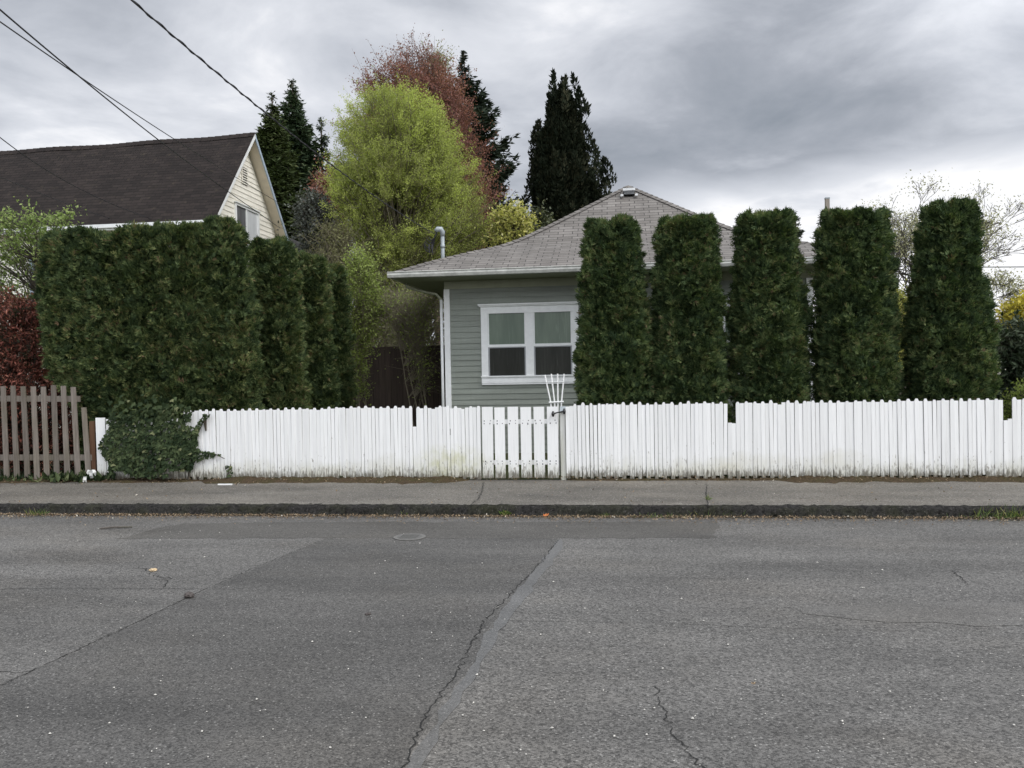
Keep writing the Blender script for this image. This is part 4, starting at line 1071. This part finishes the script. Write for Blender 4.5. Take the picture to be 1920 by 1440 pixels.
# ------------------------------------------------------------------ cream house
cream = thing('cream_house', 'cream gabled house with a steep dark brown roof behind the hedge', 'house', (-16, 15, 0))
GX = -12.05; EYf, EYb, EZc = 12.0, 17.95, 6.32; RY, RZ = 15.0, 9.78; WX0 = -30.
wyf, wyb, wx = EYf+.55, EYb-.55, GX-.42
mb = MB(); g_ = random.Random(3); zz = 0.; ex = .165
def gy(z):   # gable wall half width limits at height z
    sl = (RZ-.16-EZc)/(RY-EYf)
    if z <= EZc+sl*.55-.1: return wyf, wyb
    d = (z-EZc+.12)/sl; return EYf+d, EYb-(z-EZc+.12)/((RZ-.16-EZc)/(EYb-RY))
while zz < RZ-.35:
    v = g_.random(); a0, a1 = gy(zz); b0, b1 = gy(zz+ex)
    if b1-b0 > .05: mb.add([(wx+.02, a0, zz), (wx+.02, a1, zz), (wx+.002, b1, zz+ex+.004), (wx+.002, b0, zz+ex+.004), (wx-.01, a0, zz), (wx-.01, a1, zz)], [(0,1,2,3),(4,5,1,0)], v)
    if zz < 6.3:
        z1 = min(zz+ex, 6.33)
        mb.add([(WX0, wyf-.02, zz), (wx, wyf-.02, zz), (wx, wyf-.002, z1+.004), (WX0, wyf-.002, z1+.004), (WX0, wyf+.01, zz), (wx, wyf+.01, zz)], [(0,1,2,3),(4,5,1,0)], v)
        mb.add([(wx, wyb, zz), (WX0, wyb, zz), (WX0, wyb, z1), (wx, wyb, z1)], [(0,1,2,3)], v)
    zz += ex
mb.build('wall', M['cream_siding'], cream)
# roof with a slightly sagging ridge
rf = MB(); xs_ = np.linspace(WX0, GX, 13)
sag = lambda x: -.10*math.sin((x-WX0)/(GX-WX0)*math.pi)-.02*math.sin(x*1.7)
nr = 8
for side, (ye, sgn) in enumerate(((EYf, 1), (EYb, -1))):
    sl_len = math.hypot(RY-EYf, RZ-EZc)
    for i in range(12):
        for j in range(nr):
            def pt(ix, jj):
                f = jj/nr; return np.array([xs_[ix], ye+(RY-ye)*f, EZc+(RZ-EZc)*f+sag(xs_[ix])*f])
            q = [pt(i, j), pt(i+1, j), pt(i+1, j+1), pt(i, j+1)]
            uv = [(p_[0]+40, (jj/nr)*sl_len) for p_, jj in zip(q, (j, j, j+1, j+1))]
            rf.add(q, [(0,1,2,3)] if side == 0 else [(3,2,1,0)], None, 0, uv if side == 0 else uv[::-1])
croof = rf.build('roof', M['shingle_brown'], cream, True)
mb = MB(); x_ = WX0
while x_ < GX-.02:
    x2 = min(x_+.3, GX+.01); dz = .03
    mb.add([(x_, RY-.16, RZ+sag(x_)-.15), (x2, RY-.16, RZ+sag(x2)-.165), (x2, RY, RZ+sag(x2)+.012), (x_, RY, RZ+sag(x_)+dz), (x_, RY+.16, RZ+sag(x_)-.15), (x2, RY+.16, RZ+sag(x2)-.165)], [(0,1,2,3),(3,2,5,4)], None, 0, [(x_+40, .03), (x2+40, .03), (x2+40, .1), (x_+40, .1)]*2); x_ += .25
mb.build('ridge_cap', M['shingle_brown'], croof)
# undersides of the gable overhang and eaves, rake boards
t = .10
for nm, ye in (('rake_board', EYf), ('rake_board', EYb)):
    d = np.array([0, 0, -.17])
    a, b = np.array([GX-.004, ye, EZc-.004]), np.array([GX-.004, RY, RZ-.004]); sx = np.array([-.035, 0, 0])
    MB().prism([a, b, b+d, a+d], sx).build(nm, M['blue_paint'] if ye == EYb else M['trim'], cream)
for ye in (EYf, EYb):
    d = np.array([0, 0, -.12]); e1 = np.array([ye, EZc]); 
    MB().add([np.array([GX-.04, ye, EZc])+d, np.array([WX0, ye, EZc])+d, np.array([WX0, RY, RZ])+d, np.array([GX-.04, RY, RZ])+d], [(0,1,2,3)]).build('soffit', M['cream_soffit'], cream)
MB().box((WX0, EYf-.03, EZc-.17), (GX+.02, EYf+.02, EZc-.01)).box((WX0, EYf-.12, EZc-.11), (GX+.03, EYf-.03, EZc+.0)).build('gutter', M['trim'], cream)
MB().box((WX0, EYb-.02, EZc-.17), (GX+.02, EYb+.06, EZc+.0)).build('gutter', M['trim'], cream)
# gable window, half boarded
w0 = at(440, 372, Y=14.2)
def gable_box(mb, ya, yb, za, zb, xa, xb, m=0): mb.box((wx+xa, ya, za), (wx+xb, yb, zb), m)
def gyz(px, py):
    d = ray(px, py); t_ = (wx+.03-CC[0])/d[0]; p_ = CC+t_*d; return p_[1], p_[2]
ya, zt_ = gyz(440, 379); yb, _ = gyz(484, 387); zb_ = zt_-1.55
mb = MB(); fw = .075
gable_box(mb, ya, ya+fw, zb_, zt_, 0, .07); gable_box(mb, yb-fw, yb, zb_, zt_, 0, .07); gable_box(mb, ya+fw, yb-fw, zt_-fw, zt_, 0, .068); gable_box(mb, ya+fw, yb-fw, zb_, zb_+fw, 0, .068)
ym = ya+(yb-ya)*.46; gable_box(mb, ym-.035, ym+.035, zb_+fw, zt_-fw, 0, .06); gable_box(mb, ya-.05, yb+.05, zt_, zt_+.04, 0, .10)
wn = mb.build('window', M['trim'], cream)
mb = MB(); gable_box(mb, ya+fw, ym-.035, zb_+fw, zt_-fw, .022, .030); mb.build('pane', M['pane_mid'], wn)
mb = MB(); gable_box(mb, ym+.035, yb-fw, zb_+fw, zt_-fw, .022, .030); mb.build('pane', M['pane_pale'], wn)
# louvre vent
ya, zt_ = gyz(453, 311); yb, _ = gyz(464, 313); zb_ = gyz(453, 343)[1]
mb = MB(); gable_box(mb, ya, yb, zb_, zt_, .0, .022, 1); k = 7
for j in range(k): gable_box(mb, ya+.03, yb-.03, zb_+(zt_-zb_)*(j+.1)/k, zb_+(zt_-zb_)*(j+.55)/k, .022, .045)
gable_box(mb, ya, ya+.03, zb_, zt_, .022, .05); gable_box(mb, yb-.03, yb, zb_, zt_, .022, .05); mb.build('vent', [M['cream_siding'], M['dark_slot']], cream)
# front window with blue trim under the eave
p = at(62, 470, Y=wyf); mb = MB(); fx0 = p[0]
mb.box((fx0-.1, wyf-.07, 4.1), (fx0, wyf, 5.8)); mb.box((fx0+1.1, wyf-.07, 4.1), (fx0+1.2, wyf, 5.8)); mb.box((fx0, wyf-.068, 5.7), (fx0+1.1, wyf, 5.8)); mb.box((fx0, wyf-.068, 4.1), (fx0+1.1, wyf, 4.2))
wn = mb.build('window', M['blue_paint'], cream); MB().box((fx0, wyf-.045, 4.2), (fx0+1.1, wyf-.025, 5.7)).build('pane', M['pane_mid'], wn)
for xa in (fx0+3.6, fx0+5.0):
    mb = MB(); mb.box((xa-.1, wyf-.07, 4.4), (xa, wyf, 6.0)); mb.box((xa+.9, wyf-.07, 4.4), (xa+1., wyf, 6.0)); mb.box((xa, wyf-.068, 5.9), (xa+.9, wyf, 6.0)); mb.box((xa, wyf-.068, 4.4), (xa+.9, wyf, 4.5))
    wn = mb.build('window', M['trim'], cream); MB().box((xa, wyf-.045, 4.5), (xa+.9, wyf-.025, 5.9)).build('pane', M['pane_dark'], wn)
# lower grey roof at the rear
P0 = at(553, 452, Y=19); P1 = at(592, 479, Y=19)
MB().prism([(-13, 18.0, P1[2]), (P1[0], 18.0, P1[2]), (P0[0]-.6, 18.0, P0[2]+.3), (-13, 18.0, P0[2]+.3)], (0, 3.2, 0)).build('rear_roof', M['shingle_grey'], cream)
MB().box((-13, 18.2, 0), (P1[0]-.3, 21, P1[2])).build('rear_wall', M['cream_siding'], cream)

# ------------------------------------------------------------------ dark board fence beside the house
xa, xb = at(610, 650, Y=7)[0], -3.36
o = thing('board_fence', 'tall dark brown board fence between the hedge and the grey house', 'board fence', (xa, 7, 0))
mb = MB(); x_ = xa; g_ = random.Random(1)
while x_ < xb-.05: mb.box((x_, 7-g_.random()*.008, 0), (min(x_+.138, xb), 7.022, 2.17+.02*g_.gauss(0, 1)), 0, g_.random()); x_ += .143
mb.build('board_panel', M['dark_wood'], o)
for zr in (.4, 1.75): MB().box((xa, 7.026, zr), (xb, 7.064, zr+.09)).build('rail', M['dark_wood'], o)
for xp in (xa+.1, (xa+xb)/2+.1, xb-.1): MB().box((xp-.05, 7.066, 0), (xp+.05, 7.16, 2.22)).build('post', M['dark_wood'], o)
MB().box((xa, 6.99, 2.15), (xb, 7.05, 2.20)).build('cap_rail', M['dark_wood'], o)

# wooden pole beyond the house
p = at(1551, 373, Y=8.2)
o = thing('wooden_pole', 'weathered pole standing up behind the broad arborvitae', 'pole', (p[0], 8.2, 0))
MB().box((p[0]-.045, 8.16, 0), (p[0]+.045, 8.25, p[2])).build('shaft', M['pole_wood'], o)
MB().box((p[0]-.05, 8.155, p[2]), (p[0]+.05, 8.255, p[2]+.03)).build('cap', M['conduit'], o)

# ------------------------------------------------------------------ trees
deciduous('willow_tree', 'large yellow green spring tree in the middle behind the dark fence', 'tree',
  [(170,705,770),(190,645,795),(230,628,836),(280,622,862),(340,622,892),(400,628,920),(450,640,926),(500,648,895),(560,660,850),(640,676,800)], 14, 1850, 180, .052, M['willow'], M['bark_light'], 101,
  trunks=((-.35,0),(.1,.3),(.35,-.2)), spread=.46, r0=.13, ry=.85, hang=-.25, shell=.30, twig=.007, lobes=96, lobe_r=.82, fine=.11, sparse=lambda t: .80+.20*np.clip((t-.1)/.4, 0, 1))
deciduous('copper_tree', 'tall red leaved tree behind the yellow green one, thin at the top', 'tree',
  [(94,760,814),(130,706,838),(175,676,862),(230,668,890),(290,665,912),(350,672,932),(400,685,942),(470,725,925)], 20, 1300, 100, .075, M['redleaf'], M['bark_red'], 102, trunks=((0,0),(.8,.3)), spread=.62, r0=.2, sparse=lambda t: np.where(t > .84, .40, 1.), twig=.010, wr=.6, lobes=80, lobe_r=.95, fine=.13)
# far poplar just coming into leaf
deciduous('poplar_tree', 'pale thin poplar tip showing above the red tree', 'tree', [(92,812,824),(120,806,831),(200,803,834),(300,800,838),(420,800,840)], 40, 260, 30, .16, M['budtwig'], M['bark_grey'], 103, spread=1.0, r0=.25, twig=.02, hang=-.9, trunk_top=.95)
CT = 'conifers behind the cream house'
conifer('cedar_tree', 'feathery olive conifer just right of the cream gable', [(174,508,512),(205,499,521),(250,486,532),(300,477,548),(360,472,566),(480,470,590)], 24, 430, M['cedar'], 111, CT, .34, .35, .55, .3, 510, 60)
conifer('fir_tree', 'tallest pointed dark fir of the group behind the cream house', [(150,546,550),(172,538,558),(200,530,567),(250,520,586),(310,512,603),(400,502,622),(500,496,640)], 26, 560, M['fir'], 112, CT, .36, .30, .55, .25, 548, 62)
conifer('fir_tree', 'small dark fir right of the tall one, its tip just left of the green tree', [(220,600,604),(250,593,611),(300,586,622),(350,580,632),(450,570,650),(560,570,660)], 26.5, 260, M['fir'], 113, CT, .34, .30, .55, .3, 602, 50)
conifer('spruce_tree', 'tall dark spruce with drooping boughs right of the red tree', [(96,869,872),(130,858,884),(170,842,902),(215,812,932),(245,788,955),(300,782,962),(345,758,985),(400,745,1000),(470,740,1005)], 30, 420, M['spruce'], 114, None, .36, .10, .40, .42, 870, 70, 'spruce tree')
plumed('cypress_tree', 'nearly black many tipped cypress rising behind the grey roof', [(158,1042,1080),(200,1022,1086),(250,1008,1098),(300,1000,1110),(340,996,1122),(380,994,1130),(420,998,1134),(520,1000,1136)], 22, 620, M['cypress'], 115,
  [(1039,143),(1053,147),(1075,149),(1062,152),(1030,176),(1085,176),(1005,232),(1010,228),(1097,232),(998,282),(1112,262),(1121,296),(1134,290),(1117,310),(1131,300),(993,330),(1136,345),(1125,320),(1000,306)], (1.25, .19))
deciduous('bluegrey_shrub', 'blue grey leaved shrub below the dark conifers', 'shrub', [(365,570,612),(395,556,628),(440,552,640),(490,556,648),(560,560,650)], 15, 240, 50, .10, M['blueleaf'], M['bark'], 121, spread=.4, r0=.08)
deciduous('copper_shrub', 'small red leaved tree left of the yellow green tree', 'tree', [(318,604,640),(345,586,652),(385,578,660),(430,585,660),(480,590,655)], 18, 200, 46, .11, M['redleaf'], M['bark'], 122, spread=.4, r0=.08)
deciduous('understory_shrub', 'dull olive mixed foliage between the hedge and the yellow green tree', 'shrub', [(420,590,650),(470,575,700),(540,570,745),(640,580,770),(720,600,770)], 12.5, 420, 50, .07, M['dulltwig'], M['bark_light'], 123, spread=.4, r0=.06)
deciduous('leafy_shrub', 'fresh green leafy shrub left of the dark board fence', 'shrub', [(470,648,690),(520,640,712),(580,640,728),(630,648,705),(680,660,688),(750,664,684)], 5.9, 230, 36, .06, M['lowshrub'], M['bark_light'], 124, trunks=((0,0),(.15,.1),(-.12,.1)), spread=.26, r0=.022, twig=.005)
deciduous('twiggy_shrub', 'brown twiggy shrub with few leaves beside the house corner', 'shrub', [(545,690,820),(590,700,826),(630,730,822),(690,760,818),(740,775,812)], 6.2, 240, 8, .055, M['lowshrub'], M['bark_light'], 125, trunks=((0,0),(.2,0),(-.2,.1),(.1,.2)), spread=.38, r0=.02, twig=.0055)
deciduous('olive_shrub', 'dull olive twiggy bush behind the board fence at the house corner', 'shrub', [(530,740,850),(560,730,870),(640,720,880),(720,720,880)], 10.2, 260, 40, .06, M['dulltwig'], M['bark_light'], 129, spread=.35, r0=.05)
deciduous('yellow_shrub', 'yellow flowering shrub peeping over the left slope of the grey roof', 'shrub', [(392,945,985),(410,925,1000),(440,918,1003),(480,915,995),(540,915,960)], 13.5, 190, 44, .11, M['yellowleaf'], M['bark'], 126, spread=.34, r0=.06)
deciduous('dark_shrub', 'dark green shrub between the yellow shrub and the cypress', 'shrub', [(398,1000,1015),(415,985,1030),(450,980,1040),(520,980,1040)], 16, 120, 44, .12, M['darkleaf'], M['bark'], 127, spread=.35, r0=.06)
conifer('spruce_tree', 'conifer tip showing behind the middle arborvitae', [(398,1490,1493),(430,1476,1507),(460,1466,1516),(560,1450,1530)], 26, 90, M['spruce'], 128, None, .3, .1, .3, .4, 1491, 40, 'spruce tree')
# left garden
deciduous('spring_shrub', 'light green spring shrub in front of the cream house on the far left', 'shrub', [(388,55,110),(402,10,132),(440,-40,125),(490,-60,112),(540,-50,80),(600,-30,60)], 4.2, 190, 30, .075, M['paleleaf'], M['bark'], 131, spread=.26, r0=.03, twig=.006)
deciduous('photinia', 'red leaved bush above the weathered fence on the far left', 'shrub', [(560,-30,60),(590,-60,84),(640,-80,96),(700,-80,120),(760,-80,150),(870,-60,165)], 1.25, 620, 75, .075, M['photinia'], M['bark'], 132, spread=.22, r0=.03, twig=.006, wr=.32)
# right garden
deciduous('rhododendron', 'dark glossy broad leaved bush at the right edge behind the fence', 'shrub', [(604,1895,1960),(625,1872,2010),(680,1868,2040),(740,1866,2060),(820,1866,2060)], 3.2, 330, 46, .10, M['rhodo'], M['bark'], 133, spread=.26, r0=.03, twig=.007, wr=.4)
deciduous('low_hedge', 'bright green low hedge at the right edge just behind the fence', 'hedge', [(716,1910,1990),(745,1890,2060),(800,1884,2080),(870,1884,2080)], .95, 330, 60, .045, M['lowshrub'], M['bark'], 134, spread=.14, r0=.02, twig=.005)
deciduous('gold_tree', 'golden yellow tree at the right edge above the small brown roof', 'tree', [(556,1900,1960),(574,1882,2010),(595,1876,2040),(625,1884,2050),(675,1895,2030)], 15, 260, 46, .13, M['goldleaf'], M['bark'], 135, spread=.42, r0=.08)
deciduous('lime_shrub', 'yellow green shrub in the gap between the two right arborvitae', 'shrub', [(548,1672,1700),(570,1662,1708),(620,1660,1712),(700,1664,1706)], 9, 150, 40, .07, M['yellowleaf'], M['bark'], 136, spread=.25, r0=.04)
b = at(1782, 560, Y=17); bare_tree('bare_tree', 'leafless grey tree with a wide crown behind the rightmost arborvitae', (b[0], 17, 0), 6.3, 21, M['bark_grey'], .55, 7, None, .085, None, .34, 6)
b = at(1690, 560, Y=16); bare_tree('budding_tree', 'bare tree with pale yellow buds left of the rightmost arborvitae', (b[0], 16, 0), 5.9, 22, M['bark_grey'], .50, 7, (9, .15, M['budtwig'], 1.0), .07, None, .34, 5)
b = at(1905, 560, Y=26); bare_tree('bare_tree', 'smaller leafless brushy tree at the right edge above the golden tree', (b[0], 26, 0), 5.0, 23, M['bark_grey'], .6, 7, None, .09, None, .3, 6)

# small brown roofed house far right
c0 = at(1866, 628, Y=30); 
o = thing('far_house', 'small distant house with a brown roof and white railing at the right edge', 'house', (c0[0], 30, 0))
z_e = at(1880, 614, Y=30)[2]; z_r = at(1880, 598, Y=33)[2]
MB().box((c0[0]-1.5, 30.5, 0), (c0[0]+6, 35, z_e)).build('wall', M['cream_siding'], o)
MB().prism([(c0[0]-2, 30, z_e), (c0[0]-2, 33, z_r), (c0[0]-2, 36, z_e)], (9, 0, 0)).build('roof', M['shingle_far'], o)
mb = MB()
for k in range(24): mb.box((c0[0]-1.6+k*.3, 29.9, .9), (c0[0]-1.5+k*.3, 29.95, z_e-.08))
mb.box((c0[0]-1.7, 29.88, .8), (c0[0]+6, 29.98, .9)); mb.box((c0[0]-1.7, 29.88, z_e-.16), (c0[0]+6, 29.98, z_e-.06)); mb.build('railing', M['trim'], o)
# power lines beyond the garden on the right
PG = 'power lines on the right'
for lab, ya, yb in (('upper power line crossing behind the right arborvitae', 500, 500.5), ('lower power line crossing behind the right arborvitae', 524, 535)):
    A_, B_ = at(1665, ya, Y=22), at(1920, yb, Y=22); d = B_-A_
    props(MB().tube([A_-d*.8, A_, (A_+B_)/2-np.array([0, 0, .02]), B_, B_+d*2], .018, 5).build('power_line', M['cable']), lab, 'power line', PG)

# far off woods closing the street block, one mass
g = np.random.default_rng(77); n_ = 26000
x = np.concatenate([g.uniform(4, 170, int(n_*.7)), g.uniform(-190, -25, n_-int(n_*.7))])
hgt = 4.6+1.6*vn(np.stack([x*.12, 0*x, 0*x], -1), 1., 4)+1.0*vn(np.stack([x*.5, 0*x+3, 0*x], -1), 1., 5)
y = 74+4*vn(np.stack([x*.2, 0*x, 0*x+7], -1), 1., 6)+g.normal(size=n_)*2.2; z = hgt*np.sqrt(g.random(n_))
P = np.stack([x, y, z], -1); D = unit(g.normal(size=P.shape)+np.array([0, 0, .5]))
props(MB().kites(P, D, perp(D, g), g.uniform(.35, .9, n_), g.uniform(.15, .4, n_), np.clip(.45+.3*vn(P, .16, 2)+.15*g.normal(size=n_), 0, 1)).build('distant_woods', M['dulltwig']), kind='stuff')

# ------------------------------------------------------------------ camera
cam = bpy.data.cameras.new('camera'); co = bpy.data.objects.new('camera', cam); COL.objects.link(co)
Mx = Matrix(((CR[0], CU[0], -CF[0], CC[0]), (CR[1], CU[1], -CF[1], CC[1]), (CR[2], CU[2], -CF[2], CC[2]), (0, 0, 0, 1)))
co.matrix_world = Mx
cam.sensor_width = 36; cam.lens = 36*FPX/1920; cam.clip_start = .05; cam.clip_end = 3000
S.camera = co

# ------------------------------------------------------------------ daylight: overcast sky with a veiled sun behind the camera's right shoulder
SUN_EL, SUN_AZ = math.radians(48), math.radians(118)     # azimuth clockwise from +Y
sun = bpy.data.lights.new('sun', 'SUN'); so = bpy.data.objects.new('sun', sun); COL.objects.link(so)
sun.energy = 1.5; sun.angle = math.radians(14); sun.color = (1, .97, .92)
sd = Vector((math.sin(SUN_AZ)*math.cos(SUN_EL), math.cos(SUN_AZ)*math.cos(SUN_EL), math.sin(SUN_EL)))
so.rotation_euler = (-sd).to_track_quat('-Z', 'Y').to_euler()
so.location = (10, -20, 20)
w = bpy.data.worlds.new('World'); S.world = w; w.use_nodes = True
class WN(NT):
    def __init__(s):
        s.t = w.node_tree; s.t.nodes.clear(); s.out = s.t.nodes.new('ShaderNodeOutputWorld')
n = WN()
sky = n.n('TexSky', sky_type='NISHITA', sun_disc=False, sun_elevation=SUN_EL, sun_rotation=SUN_AZ)
bg1 = n.n('Background', {'Color': sky.outputs[0], 'Strength': .10})
dirv = n.n('TexCoord').outputs['Generated']
sx = n.n('SeparateXYZ', {0: dirv})
el = sx.outputs[2]
elc = n.math('MAXIMUM', el, 0.0)
den = n.math('ADD', elc, .16)
u = n.math('DIVIDE', sx.outputs[0], den); v = n.math('DIVIDE', sx.outputs[1], den)
pl = n.n('CombineXYZ', {0: u, 1: v, 2: 0.0}).outputs[0]
big = n.n('TexNoise', {'Vector': n.n('VectorMath', {0: pl, 1: (3.3, 1.4, 0)}, operation='ADD').outputs[0], 'Scale': .85, 'Detail': 6.0, 'Roughness': .52, 'Distortion': .3}).outputs['Fac']
sm = n.n('TexNoise', {'Vector': pl, 'Scale': 2.3, 'Detail': 7.0, 'Roughness': .58, 'Distortion': .35}).outputs['Fac']
def lobe(px, py, sharp, sx_=1.0):
    d = unit(ray(px, py)); dt = n.n('VectorMath', {0: dirv, 1: tuple(d)}, operation='DOT_PRODUCT').outputs['Value']
    return n.math('POWER', n.math('MAXIMUM', dt, 0.0), sharp)
val = n.math('ADD', n.math('MULTIPLY', n.math('SUBTRACT', big, .5), 1.25), n.math('MULTIPLY', n.math('SUBTRACT', sm, .5), 1.2))
val = n.math('ADD', val, .57)
for (px, py, sh, amp) in ((620, 40, 110, .22), (1120, 20, 160, .16), (170, 215, 160, .34), (60, 20, 160, -.10), (230, 115, 300, -.22), (1450, 230, 70, -.30), (1800, 290, 160, -.20), (1150, 290, 220, -.16), (1800, 90, 220, .18), (960, 230, 160, .10)):
    val = n.math('ADD', val, n.math('MULTIPLY', lobe(px, py, sh), amp))
# the bright break low over the horizon on the right
azr = n.maprange(sx.outputs[0], -.10, .12, 0, 1)
low = n.maprange(n.math('ADD', el, n.math('MULTIPLY', n.math('SUBTRACT', sm, .5), .10)), .232, .185, 0, .72)
val = n.math('ADD', val, n.math('MULTIPLY', low, azr))
cc = n.ramp(val, [(.0, (.28, .31, .355)), (.3, (.40, .425, .475)), (.55, (.58, .605, .66)), (.8, (.77, .79, .84)), (1., (1.02, 1.02, 1.04))])
# overcast skies brighten toward the zenith, and toward the veiled sun
sky_gain = n.maprange(el, .42, .95, 1.0, 1.8)
sdt = n.n('VectorMath', {0: dirv, 1: tuple(sd)}, operation='DOT_PRODUCT').outputs['Value']
sky_gain = n.math('ADD', sky_gain, n.maprange(sdt, .1, 1., 0, 1.2))
sky_gain = n.math('ADD', sky_gain, n.maprange(sx.outputs[1], -.05, -.75, 0, .75))  # added brightness behind the camera, out of view, lifts fence and house front
bg2 = n.n('Background', {'Color': cc, 'Strength': sky_gain})
mx_ = n.n('MixShader', {0: .94, 1: bg1.outputs[0], 2: bg2.outputs[0]})
n.t.links.new(mx_.outputs[0], n.out.inputs['Surface'])

S.view_settings.view_transform = 'Standard'; S.view_settings.look = 'None'; S.view_settings.exposure = 0.05; S.view_settings.gamma = 1.0
S.render.engine = 'CYCLES'
S.cycles.max_bounces = 12; S.cycles.diffuse_bounces = 7; S.cycles.transparent_max_bounces = 8
